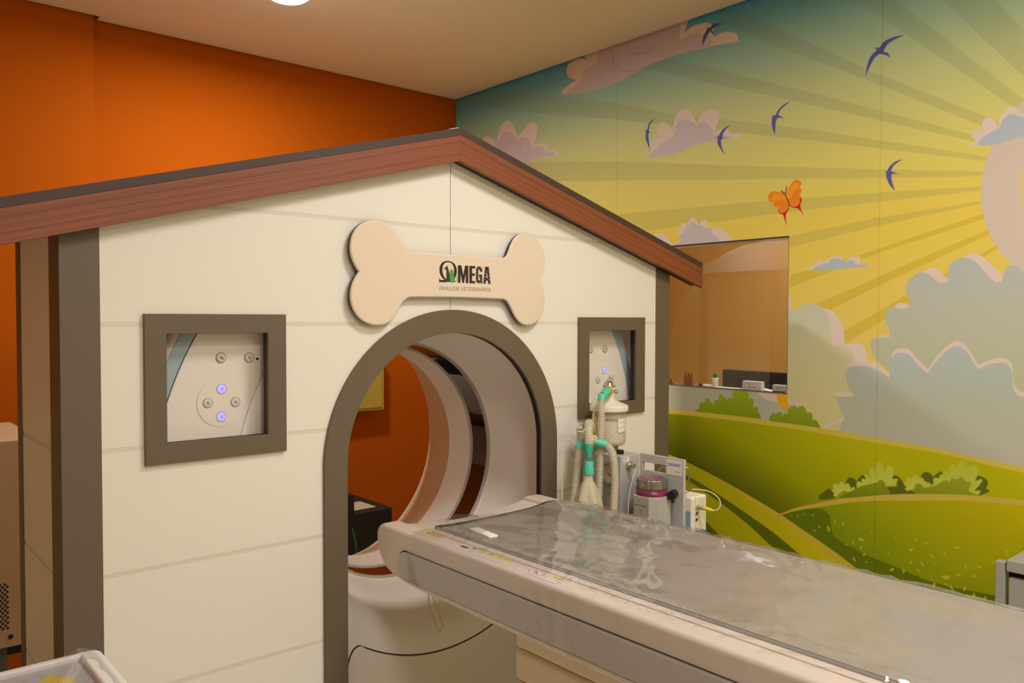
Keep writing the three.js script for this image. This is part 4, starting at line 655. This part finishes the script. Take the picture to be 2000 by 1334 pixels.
// carbon dioxide absorber canister standing on the housing
{
  const c = thing('absorber_canister', 'clear canister of white granules with cream lid in front of right port frame', 'canister', [2.073, 1.0455, 0.103]);
  part(c, 'jar', lathe([[1e-4, 0.001], [0.05, 0.001], [0.056, 0.006], [0.058, 0.016], [0.059, 0.118]], 48), M.frostedJar);
  part(c, 'granules', lathe([[1e-4, 0.004], [0.049, 0.004], [0.0548, 0.010], [0.0565, 0.02], [0.057, 0.082], [0.045, 0.084], [1e-4, 0.083]], 48), std('#ffffff', 0.9, { map: canvas(512, 256, (x, W, H) => { x.fillStyle = '#e8dfd4'; x.fillRect(0, 0, W, H); for (let i = 0; i < 2600; i++) { x.fillStyle = ['#f4eee6', '#d8cdc0', '#e6d8d2', '#cabdb0'][i % 4]; x.beginPath(); x.arc(rnd() * W, rnd() * H, 2 + rnd() * 3, 0, 7); x.fill(); } }) }));
  { const gm = c.children[c.children.length - 1].material.map; gm.wrapS = gm.wrapT = THREE.RepeatWrapping; gm.repeat.set(4, 2); }
  part(c, 'lid', lathe([[1e-4, 0.118], [0.066, 0.118], [0.067, 0.12], [0.067, 0.134], [0.064, 0.138], [0.03, 0.151], [0.019, 0.156], [0.0175, 0.16], [0.0175, 0.192], [0.019, 0.194], [0.019, 0.200], [1e-4, 0.2]], 48), M.whitePlastic);
  const vd = part(c, 'valve_dome', lathe([[0.019, 0.2], [0.0205, 0.2005], [0.0205, 0.2055], [0.0175, 0.207], [0.0165, 0.213], [0.011, 0.219], [1e-4, 0.2205]], 36), M.chrome, [0, 0, 0], 'chrome valve dome');
  part(vd, 'bead', new THREE.TorusGeometry(0.0195, 0.002, 8, 36).rotateX(Math.PI / 2), M.steel, [0, 0.2035, 0]);
  part(vd, 'top_ring', new THREE.TorusGeometry(0.007, 0.0018, 8, 24), M.chrome, [0, 0.226, 0]);
  part(c, 'side_port', rod([0.012, 0.184, 0.014], [0.022, 0.182, 0.020], 0.006), M.steel);
  const nt = []; for (let i = 0; i <= 8; i++) nt.push(i);
  const note = sheetGrid(10, 4, (u, v) => { const a = 0.78 + u * 0.72, r = 0.0605 + 0.0018 * Math.sin(u * 5); return [-r * Math.cos(a + 0.5) * 1 + 0, 0.048 + v * 0.046 + u * 0.004, r * Math.sin(a + 0.5)]; });
  part(c, 'paper_note', note, std('#ffffff', 0.8, { map: canvas(256, 192, x => { x.fillStyle = '#efe8d6'; x.fillRect(0, 0, 256, 192); x.fillStyle = '#8f8798'; x.font = '40px sans-serif'; x.fillText('TROCAR', 40, 66); x.fillText('CAL. NA', 36, 140); }) }), [0, 0, 0], 'handwritten paper note');
}
// second valve beside it
{
  const d = thing('valve_dome', 'small chrome topped valve dome left of the clear canister', 'valve', [1.972, 1.05, 0.078]); d.scale.setScalar(1.15);
  part(d, 'body', lathe([[1e-4, 0], [0.019, 0], [0.019, 0.038], [0.022, 0.04], [0.022, 0.046], [1e-4, 0.046]], 32), M.whitePlastic);
  part(d, 'dome', lathe([[0.0215, 0.046], [0.0225, 0.049], [0.018, 0.052], [0.013, 0.058], [1e-4, 0.061]], 32), M.chrome);
}
// breathing circuit
{
  const hoseA = thing('breathing_hose', 'corrugated clear hose hanging from the green elbow on the canister', 'hose', [1.97, 0.86, 0.18]);
  const T = (o, g) => g.translate(-o.position.x, -o.position.y, -o.position.z);
  part(hoseA, 'hose', T(hoseA, corrugated([[1.985, 1.213, 0.150], [1.977, 1.19, 0.157], [1.971, 1.14, 0.163], [1.962, 1.06, 0.168], [1.948, 0.97, 0.178], [1.927, 0.86, 0.193], [1.912, 0.78, 0.203]], 0.0115)), M.hose);
  part(hoseA, 'elbow', T(hoseA, mergeGeometries([sleeve([2.044, 1.233, 0.122], [1.992, 1.222, 0.147], 0.0135, 0.0145), sleeve([1.993, 1.226, 0.146], [1.983, 1.206, 0.151], 0.0145, 0.0135)])), M.green, [0, 0, 0], 'green elbow');
  part(hoseA, 'port_collar', T(hoseA, rod([2.058, 1.234, 0.115], [2.040, 1.232, 0.124], 0.0175)), phys('#c9b368', 0.4));
  const hoseB = thing('breathing_hose', 'corrugated clear hose curving down from the right green connector', 'hose', [1.95, 0.86, 0.24]);
  part(hoseB, 'hose', T(hoseB, corrugated([[1.958, 1.068, 0.196], [1.966, 1.052, 0.209], [1.967, 1.02, 0.222], [1.962, 0.96, 0.233], [1.945, 0.88, 0.245], [1.925, 0.78, 0.255]], 0.0125)), M.hose);
  part(hoseB, 'connector', T(hoseB, sleeve([1.928, 1.078, 0.166], [1.962, 1.066, 0.197], 0.0125, 0.0142)), M.green, [0, 0, 0], 'green connector');
  const hoseC = thing('breathing_hose', 'corrugated clear hose hanging left of the breathing bag', 'hose', [1.87, 0.86, 0.13]);
  part(hoseC, 'hose', T(hoseC, corrugated([[1.906, 1.058, 0.122], [1.9, 1.03, 0.126], [1.89, 0.98, 0.13], [1.873, 0.92, 0.137], [1.85, 0.86, 0.144], [1.83, 0.79, 0.15]], 0.0125)), M.hose);
  part(hoseC, 'connector', T(hoseC, sleeve([1.925, 1.082, 0.142], [1.903, 1.054, 0.119], 0.0115, 0.0145)), M.green, [0, 0, 0], 'green connector');
  const y = thing('branch_piece', 'cream branch piece and bent tube joining the green connectors', 'connector', [1.92, 1.06, 0.15]);
  part(y, 'branch', T(y, mergeGeometries([rod([1.95, 1.083, 0.152], [1.912, 1.08, 0.158], 0.013), rod([1.918, 1.08, 0.156], [1.934, 1.077, 0.170], 0.0125)])), M.hosePlain);
  part(y, 'bent_tube', T(y, corrugated([[1.900, 1.068, 0.175], [1.903, 1.10, 0.170], [1.913, 1.126, 0.160], [1.932, 1.134, 0.145], [1.955, 1.118, 0.13], [1.972, 1.09, 0.115]], 0.0145, 0.008, 0.0008)), M.hose);
  part(y, 'collar', T(y, rod([1.934, 1.077, 0.171], [1.930, 1.078, 0.167], 0.0155)), phys('#c2a65a', 0.4));
  const bag = thing('breathing_bag', 'limp translucent beige breathing bag below two green sleeves', 'bag', [1.885, 0.86, 0.19]);
  part(bag, 'upper_sleeve', T(bag, sleeve([1.889, 1.030, 0.184], [1.891, 1.074, 0.181], 0.0115, 0.0142)), M.greenDark, [0, 0, 0], 'dark green sleeve');
  part(bag, 'clear_tube', T(bag, rod([1.889, 1.012, 0.184], [1.889, 1.034, 0.184], 0.0095)), M.clearJar);
  part(bag, 'lower_sleeve', T(bag, sleeve([1.888, 1.020, 0.185], [1.886, 0.976, 0.187], 0.0155, 0.0178)), M.green, [0, 0, 0], 'light green sleeve');
  const bagG = sheetGrid(48, 24, (u, v) => {
    const a = u * Math.PI * 2, w = v < 0.12 ? 0.0145 + v * 0.02 : 0.017 + 0.031 * Math.pow(Math.sin(Math.min(1, (v - 0.08) / 0.5) * Math.PI / 2), 0.9), end = v > 0.88 ? Math.sqrt(Math.max(0, 1 - Math.pow((v - 0.88) / 0.12, 2))) : 1;
    const fold = 1 + 0.13 * Math.cos(a * 5 + 1) * Math.min(1, v * 3), A = w * fold * end, cx = Math.cos(a) * A, cz = Math.sin(a) * A * 0.75, dx = 0.758, dz = 0.652;
    return [-0.001 + cx * dx - cz * dz - 0.022 * v, 0.118 - 0.24 * v, -0.003 + cx * dz + cz * dx + 0.02 * v];
  });
  part(bag, 'bag', bagG, M.bag);
  const lo = thing('gas_tube', 'thin pale looped tube against the facade left of the hoses', 'tube', [1.88, 1.0, 0.06]);
  part(lo, 'tube', T(lo, tube([[1.925, 1.05, 0.09], [1.905, 1.075, 0.075], [1.885, 1.055, 0.065], [1.872, 1.01, 0.07], [1.86, 0.93, 0.09], [1.835, 0.82, 0.12]], 0.0022, 40, 8)), M.hosePlain);
  const kn = thing('loose_tubing', 'curly yellowed tubing looped between the canister and bent tube', 'tube', [1.97, 1.1, 0.12]);
  part(kn, 'coil', T(kn, tube([[1.985, 1.165, 0.118], [1.966, 1.16, 0.13], [1.962, 1.145, 0.135], [1.975, 1.138, 0.13], [1.982, 1.15, 0.125], [1.968, 1.155, 0.13], [1.955, 1.13, 0.14], [1.958, 1.105, 0.145], [1.968, 1.09, 0.14]], 0.0022, 60, 8)), phys('#cdb36a', 0.35));
}
// patient monitor module and its leads
{
  const m = thing('monitor_module', 'small white monitor module with yellow and blue plugs beside the mural', 'monitor', [2.16, 0.74, 0.36]);
  const W = g => g.translate(-2.16, -0.74, -0.36);
  part(m, 'case', W(boxFrom(2.1245, 2.205, 0.745, 0.906, 0.27, 0.418, 0.008)), M.whitePlastic);
  part(m, 'case_seam', W(boxFrom(2.1415, 2.1425, 0.746, 0.905, 0.27, 0.4186)), M.seal);
  part(m, 'side_strip', W(boxFrom(2.1235, 2.127, 0.75, 0.86, 0.395, 0.412, 0.001)), phys('#7fa2b8', 0.4), [0, 0, 0], 'pale blue strip');
  part(m, 'socket', W(rod([2.15, 0.874, 0.416], [2.15, 0.874, 0.423], 0.0095)), phys('#e3d31e', 0.4), [0, 0, 0], 'yellow socket ring');
  for (const y of [0.852, 0.832, 0.800]) { const s = part(m, 'socket', W(rod([2.147, y, 0.416], [2.147, y, 0.4205], 0.0062)), M.seal); part(s, 'socket_hole', W(rod([2.147, y, 0.4203], [2.147, y, 0.4212], 0.0042)), M.blackMatte); }
  part(m, 'shelf', W(boxFrom(2.125, 2.21, 0.735, 0.745, 0.26, 0.42)), M.plate);
  part(m, 'shelf_post', W(boxFrom(2.15, 2.19, 0.09, 0.735, 0.28, 0.34)), M.plate);
  const cab = thing('sensor_lead', 'grey sensor lead with yellow plug arching from the monitor module', 'cable', [2.15, 0.87, 0.42]);
  const V = g => g.translate(-2.15, -0.87, -0.42);
  part(cab, 'plug_body', V(rod([2.15, 0.874, 0.423], [2.152, 0.8725, 0.442], 0.0075)), M.seal);
  part(cab, 'plug_boot', V(lathe([[1e-4, 0], [0.0072, 0], [0.006, 0.02], [0.0028, 0.036], [1e-4, 0.036]], 20).applyQuaternion(new THREE.Quaternion().setFromUnitVectors(new THREE.Vector3(0, 1, 0), new THREE.Vector3(0.12, -0.07, 1).normalize())).translate(2.152, 0.8725, 0.442)), phys('#ead81a', 0.4), [0, 0, 0], 'yellow boot');
  part(cab, 'lead', V(tube([[2.156, 0.870, 0.476], [2.163, 0.874, 0.488], [2.172, 0.886, 0.492], [2.178, 0.902, 0.485], [2.176, 0.916, 0.470], [2.168, 0.926, 0.448], [2.150, 0.930, 0.425], [2.135, 0.93, 0.41]], 0.0018, 48, 8)), M.hosePlain);
  const c2 = thing('sensor_lead', 'blue sensor lead plugged in low on the monitor module', 'cable', [2.15, 0.80, 0.43]);
  const U = g => g.translate(-2.15, -0.80, -0.43);
  part(c2, 'plug_body', U(rod([2.147, 0.800, 0.4215], [2.150, 0.799, 0.438], 0.0075)), M.seal);
  part(c2, 'plug_boot', U(rod([2.150, 0.799, 0.438], [2.152, 0.797, 0.450], 0.006)), phys('#2c62c0', 0.4), [0, 0, 0], 'blue boot');
  part(c2, 'lead', U(tube([[2.152, 0.797, 0.45], [2.156, 0.792, 0.462], [2.16, 0.775, 0.475], [2.163, 0.74, 0.48], [2.165, 0.6, 0.47]], 0.0022, 30, 8)), phys('#4c7fc4', 0.4));
}
// ---------------------------------------------------------------- things seen through the window
{
  const wm = thing('computer_monitor', 'black computer monitor seen from behind through the window', 'monitor', [3.20, 1.176, 0.042], 0);
  part(wm, 'back_cover', boxFrom(-0.02, 0.02, -0.18, 0.072, -0.248, 0.248, 0.008), M.blackMatte);
  part(wm, 'rear_ledge', slab(poly([[-0.17, 0.018], [0.15, 0.018], [0.1, 0.004], [-0.12, 0.004]]), 0.014, 0.003, 2).rotateY(-Math.PI / 2), phys('#221d1a', 0.35), [-0.019, 0, 0]);
  part(wm, 'stand', boxFrom(0.02, 0.05, -0.44, -0.06, -0.04, 0.04, 0.004), M.blackMatte);
  const amber = phys('#9a4a10', 0.12, { transmission: 0.35, thickness: 0 });
  const proto = thing('ampoule', 'leftmost of three amber glass ampoules on the window sill', 'ampoule', [3.0, 1.1785, -0.277], 0, 'amber ampoules on the sill');
  part(proto, 'body', lathe([[1e-4, 0], [0.0068, 0], [0.0072, 0.002], [0.0072, 0.036], [0.0042, 0.042], [0.0046, 0.05], [0.003, 0.06], [1e-4, 0.063]], 20), amber);
  part(proto, 'neck_band', cyl(0.0049, 0.0049, 0.002, 16), std('#6d3a18', 0.5), [0, 0.0445, 0]);
  ['middle of three amber glass ampoules on the window sill', 'rightmost of three amber glass ampoules on the window sill'].forEach((l, i) => { const c = proto.clone(); c.name = numbered('ampoule'); c.position.z += 0.0165 * (i + 1); c.userData = { ...proto.userData, label: l }; scene.add(c); });
  const b = thing('dropper_bottle', 'small white bottle with green cap on the window sill', 'bottle', [3.002, 1.1785, -0.117]);
  part(b, 'bottle', lathe([[1e-4, 0], [0.0125, 0], [0.013, 0.002], [0.013, 0.034], [0.016, 0.038], [0.016, 0.0415], [0.009, 0.043], [1e-4, 0.043]], 28), M.paper);
  part(b, 'cap', lathe([[1e-4, 0.062], [0.008, 0.062], [0.009, 0.06], [0.0092, 0.043], [1e-4, 0.043]], 24), phys('#12662c', 0.4), [0, 0, 0], 'green cap');
  part(b, 'print', cyl(0.0132, 0.0132, 0.022, 28), std('#ffffff', 0.6, { map: canvas(256, 64, x => { x.fillStyle = '#ece6da'; x.fillRect(0, 0, 256, 64); x.fillStyle = '#a49a98'; for (let k = 0; k < 5; k++) x.fillRect(10, 6 + k * 12, 236, 4); }) }), [0, 0.018, 0]);
  const t = thing('ointment_tube', 'white ointment tube with purple cap lying on the window sill', 'tube', [2.998, 1.185, -0.18]);
  part(t, 'cap', rod([0, 0, -0.018], [0, 0, 0.002], 0.0068), phys('#7a1f78', 0.4), [0, 0, 0], 'purple cap');
  const tb = lathe([[1e-4, 0], [0.006, 0], [0.0066, 0.004], [0.006, 0.05], [1e-4, 0.052]], 20); tb.rotateX(Math.PI / 2); part(t, 'tube_body', tb, M.paper, [0, 0, 0.002]);
  const p = thing('paper_sheet', 'loose printed paper sheet lying on the window sill before the monitor', 'paper', [3.02, 1.1785, -0.075]);
  part(p, 'sheet', boxFrom(-0.04, 0.035, 0, 0.0012, -0.09, 0.07), std('#d8dcc4', 0.8));
  const p2 = thing('paper_sheet', 'curled white paper edge between the two cartons on the sill', 'paper', [3.03, 1.1785, 0.145]);
  part(p2, 'sheet', sheetGrid(6, 6, (u, v) => [u * 0.05 - 0.025, 0.001 + 0.008 * Math.pow(1 - v, 2), v * 0.09 - 0.05]), M.paper);
  const carton = (label, z, w, h, draw, extra) => { const g = thing('carton', label, 'box', [2.985, 1.1785, z], 0); part(g, 'box', boxFrom(0, 0.025, 0, h, -w / 2, w / 2, 0.001), M.paper); const f = new THREE.PlaneGeometry(w * 0.99, h * 0.98); f.rotateY(-Math.PI / 2); part(g, 'printed_face', f, std('#ffffff', 0.6, { map: canvas(256, 128, draw) }), [-0.0006, h / 2, 0]); return g; };
  carton('white carton printed with small round symbols on the sill', 0.078, 0.09, 0.040, x => { x.fillStyle = '#cfc0b6'; x.fillRect(0, 0, 256, 128); x.fillStyle = '#8f6a6a'; x.fillRect(14, 34, 140, 8); x.fillRect(70, 18, 110, 5); ['#7a6f6a', '#8a7f78', '#3a3560', '#8a8a70', '#4a3a80', '#8a7f78', '#8a7f78'].forEach((c, i) => { x.fillStyle = c; x.beginPath(); x.arc(32 + i * 33, 76, i === 2 || i === 4 ? 11 : 7, 0, 7); x.fill(); }); x.fillStyle = '#a4958c'; x.fillRect(14, 104, 228, 6); });
  carton('grey carton with blue lower band at the right end of the sill', 0.205, 0.058, 0.032, x => { x.fillStyle = '#bdb6a8'; x.fillRect(0, 0, 256, 128); x.fillStyle = '#2a4f9a'; x.fillRect(0, 98, 256, 30); x.fillStyle = '#3f5a50'; x.font = 'bold 44px serif'; x.fillText('Dex', 84, 62); });
  const k = thing('sill_clip', 'small dark brown clip at the left end of the sill', 'clip', [3.0, 1.1785, -0.365]);
  part(k, 'foot', boxFrom(-0.01, 0.01, 0, 0.006, -0.016, 0.016, 0.002), std('#2c1a0c', 0.4)); part(k, 'loop', new THREE.TorusGeometry(0.010, 0.0035, 8, 20).rotateY(Math.PI / 2), std('#3a220f', 0.4), [0, 0.017, -0.002]);
}
// ---------------------------------------------------------------- behind the house and in the corners
{
  const c = thing('power_cabinet', 'beige metal equipment cabinet with round vent holes behind the dog house', 'cabinet', [0.2, 0, -1.55]);
  part(c, 'case', boxFrom(-0.55, 0.4, 0.315, 1.05, -0.33, 0.25, 0.006), M.cabinet);
  const hole = cyl(0.0042, 0.0042, 0.001, 10).rotateX(Math.PI / 2);
  for (let j = 0; j < 18; j++) for (let i = 0; i < 9; i++) part(c, 'vent_hole', hole, M.gap, [0.292 - i * 0.0145 - (j % 2) * 0.007, 0.385 + j * 0.0092, 0.2502]);
  part(c, 'lock', cyl(0.008, 0.008, 0.002, 16).rotateX(Math.PI / 2), M.gap, [0.30, 0.352, 0.2506]);
  part(c, 'caster_plate', boxFrom(0.15, 0.30, 0.06, 0.30, 0.1, 0.2, 0.004), std('#6c6a5c', 0.45));
  part(c, 'chassis', boxFrom(-0.5, 0.36, 0.27, 0.315, -0.3, 0.2), M.blackMatte);
  for (const [x, z] of [[-0.4, 0.12], [0.22, 0.15], [-0.4, -0.2], [0.22, -0.2]]) part(c, 'caster', cyl(0.035, 0.035, 0.03, 24).rotateZ(Math.PI / 2), M.blackMatte, [x, 0.035, z]);
  for (const x of [-0.4, 0.34]) part(c, 'leg', boxFrom(x - 0.015, x + 0.015, 0, 0.3, -0.25, -0.2), M.blackMatte);

  const u = thing('power_supply', 'black power supply box behind the bore of the scanner', 'power supply', [1.98, 0, -1.45]);
  part(u, 'case', boxFrom(-0.25, 0.10, 0.0, 0.575, -0.2, 0.15, 0.006), M.blackMatte);
  part(u, 'top_unit', boxFrom(-0.25, -0.105, 0.576, 0.665, -0.15, 0.15, 0.004), M.blackMatte);
  part(u, 'top_label', boxFrom(-0.10, 0.04, 0.5752, 0.577, -0.05, 0.1), std('#b9a684', 0.7), [0, 0, 0], 'pale sheet on the top');
  const gc = thing('green_cable', 'green cable hanging beside the black power supply', 'cable', [1.84, 0.3, -1.26]);
  part(gc, 'cable', tube([[0, 0.22, 0], [0.012, 0.15, 0.01], [0.014, 0.08, 0.012], [0, 0, 0.01], [-0.02, -0.1, 0.02], [-0.03, -0.29, 0.03]], 0.004, 40, 8), phys('#1c6a2a', 0.4));
  const pl = thing('wall_plug', 'small grey plug on the orange wall right of the power supply', 'plug', [2.16, 0.55, -1.5]);
  part(pl, 'body', boxFrom(-0.03, 0.02, -0.02, 0.03, -0.466, -0.40, 0.006), std('#6a6a58', 0.5)); part(pl, 'cord', tube([[0, -0.02, -0.44], [0.01, -0.2, -0.43], [0, -0.54, -0.42]], 0.005, 24, 8), M.blackMatte);
  const wb = thing('wall_box', 'olive metal junction box high on the orange wall behind the bore', 'junction box', [2.2, 0.97, -1.97]);
  part(wb, 'case', boxFrom(-0.2, 0.2, 0, 0.32, 0.001, 0.08, 0.004), std('#bfa24a', 0.5)); part(wb, 'door', boxFrom(-0.185, 0.185, 0.015, 0.305, 0.0805, 0.086, 0.003), std('#bfa24a', 0.5));

  const g = thing('storage_cabinet', 'grey metal cabinet against the mural at the right edge', 'cabinet', [2.75, 0, 1.45]);
  part(g, 'case', mergeGeometries([boxFrom(-0.17, 0.2, 0.05, 0.775, -0.265, 0.4, 0.004), boxFrom(-0.2, -0.17, 0.05, 0.79, -0.29, -0.265, 0.003), boxFrom(-0.2, 0.2, 0.765, 0.80, -0.262, 0.4, 0.004)]), M.greyMetal);
  part(g, 'door', boxFrom(-0.19, -0.171, 0.08, 0.748, -0.258, 0.39, 0.003), M.greyMetal);
  part(g, 'door_gap', boxFrom(-0.172, -0.1705, 0.06, 0.764, -0.264, 0.395), M.gap);
  part(g, 'plinth', boxFrom(-0.15, 0.19, 0, 0.05, -0.25, 0.39), M.blackMatte);

  // equipment cart in the near left corner
  const k = thing('equipment_cart', 'white equipment cart corner wrapped in plastic at the bottom left', 'cart', [0.0, 0, 1.0]);
  const kx0 = -0.36, kx1 = 0.335, kz0 = -0.408, kz1 = 0.4, ky = 0.95;
  part(k, 'body', boxFrom(kx0 + 0.02, kx1 - 0.02, 0.08, ky - 0.03, kz0 + 0.02, kz1 - 0.02, 0.015), M.cartWhite);
  const rim = new THREE.Shape(), rr = 0.02; rim.moveTo(kx0 + rr, -kz1); rim.lineTo(kx1 - rr, -kz1); rim.quadraticCurveTo(kx1, -kz1, kx1, -kz1 + rr); rim.lineTo(kx1, -kz0 - rr); rim.quadraticCurveTo(kx1, -kz0, kx1 - rr, -kz0); rim.lineTo(kx0 + rr, -kz0); rim.quadraticCurveTo(kx0, -kz0, kx0, -kz0 - rr); rim.lineTo(kx0, -kz1 + rr); rim.quadraticCurveTo(kx0, -kz1, kx0 + rr, -kz1);
  const ri = new THREE.Path(), i0 = 0.012, i1 = 0.03; ri.moveTo(kx0 + i1, -kz1 + i0); ri.lineTo(kx0 + i1, -kz0 - i0); ri.lineTo(kx1 - i1, -kz0 - i0); ri.lineTo(kx1 - i1, -kz1 + i0); ri.closePath(); rim.holes.push(ri);
  const rg = slab(rim, 0.05, 0.005, 4, 10); rg.rotateX(-Math.PI / 2); part(k, 'rim', rg, M.cartWhite, [0, ky - 0.05, 0]);
  part(k, 'tray', boxFrom(kx0 + 0.01, kx1 - 0.01, ky - 0.03, ky - 0.009, kz0 + 0.008, kz1 - 0.008), std('#b4b3b0', 0.45));
  const tri = slab(poly([[0.245, 0.33], [0.275, 0.368], [0.30, 0.33], [0.31, 0.20], [0.22, 0.20]]), 0.001); tri.rotateX(-Math.PI / 2); part(k, 'warning_label', tri, std('#d8c02a', 0.5), [-0.02, ky - 0.0087, 0], 'yellow label');
  for (const [x, z] of [[kx0 + 0.1, kz0 + 0.1], [kx1 - 0.1, kz0 + 0.1], [kx0 + 0.1, kz1 - 0.1], [kx1 - 0.1, kz1 - 0.1]]) part(k, 'caster', cyl(0.04, 0.04, 0.03, 20).rotateZ(Math.PI / 2), M.blackMatte, [x, 0.04, z]);
  const w = thing('plastic_wrap', 'clear crinkled plastic wrap over the corner of the white cart', 'plastic wrap', [0.0, 0.95, 1.0]);
  part(w, 'film', sheetGrid(90, 90, (u, v) => {
    const x = kx0 + 0.01 + u * (kx1 - kx0 - 0.02), z = kz0 + 0.008 + v * (kz1 - kz0 - 0.02), e = Math.min(x - kx0, kx1 - x, z - kz0, kz1 - z);
    const ridge = 0.006 * Math.exp(-Math.pow(((x - 0.30) + (z + 0.39) * 0.55) / 0.009, 2)) * Math.exp(-Math.max(0, z + 0.38) * 5), peak = 0.004 * Math.exp(-(Math.pow(x - 0.30, 2) + Math.pow(z + 0.395, 2)) / 0.0006);
    return [x, 0.0008 - 0.006 * Math.min(1, Math.max(0, (e - 0.012) / 0.03)) + 0.0025 * Math.abs(noise.noise(x * 18, z * 18, 2)) * Math.min(1, e / 0.03) + ridge + peak, z];
  }), M.film);
}
shade(scene);
renderer.render(scene, camera);
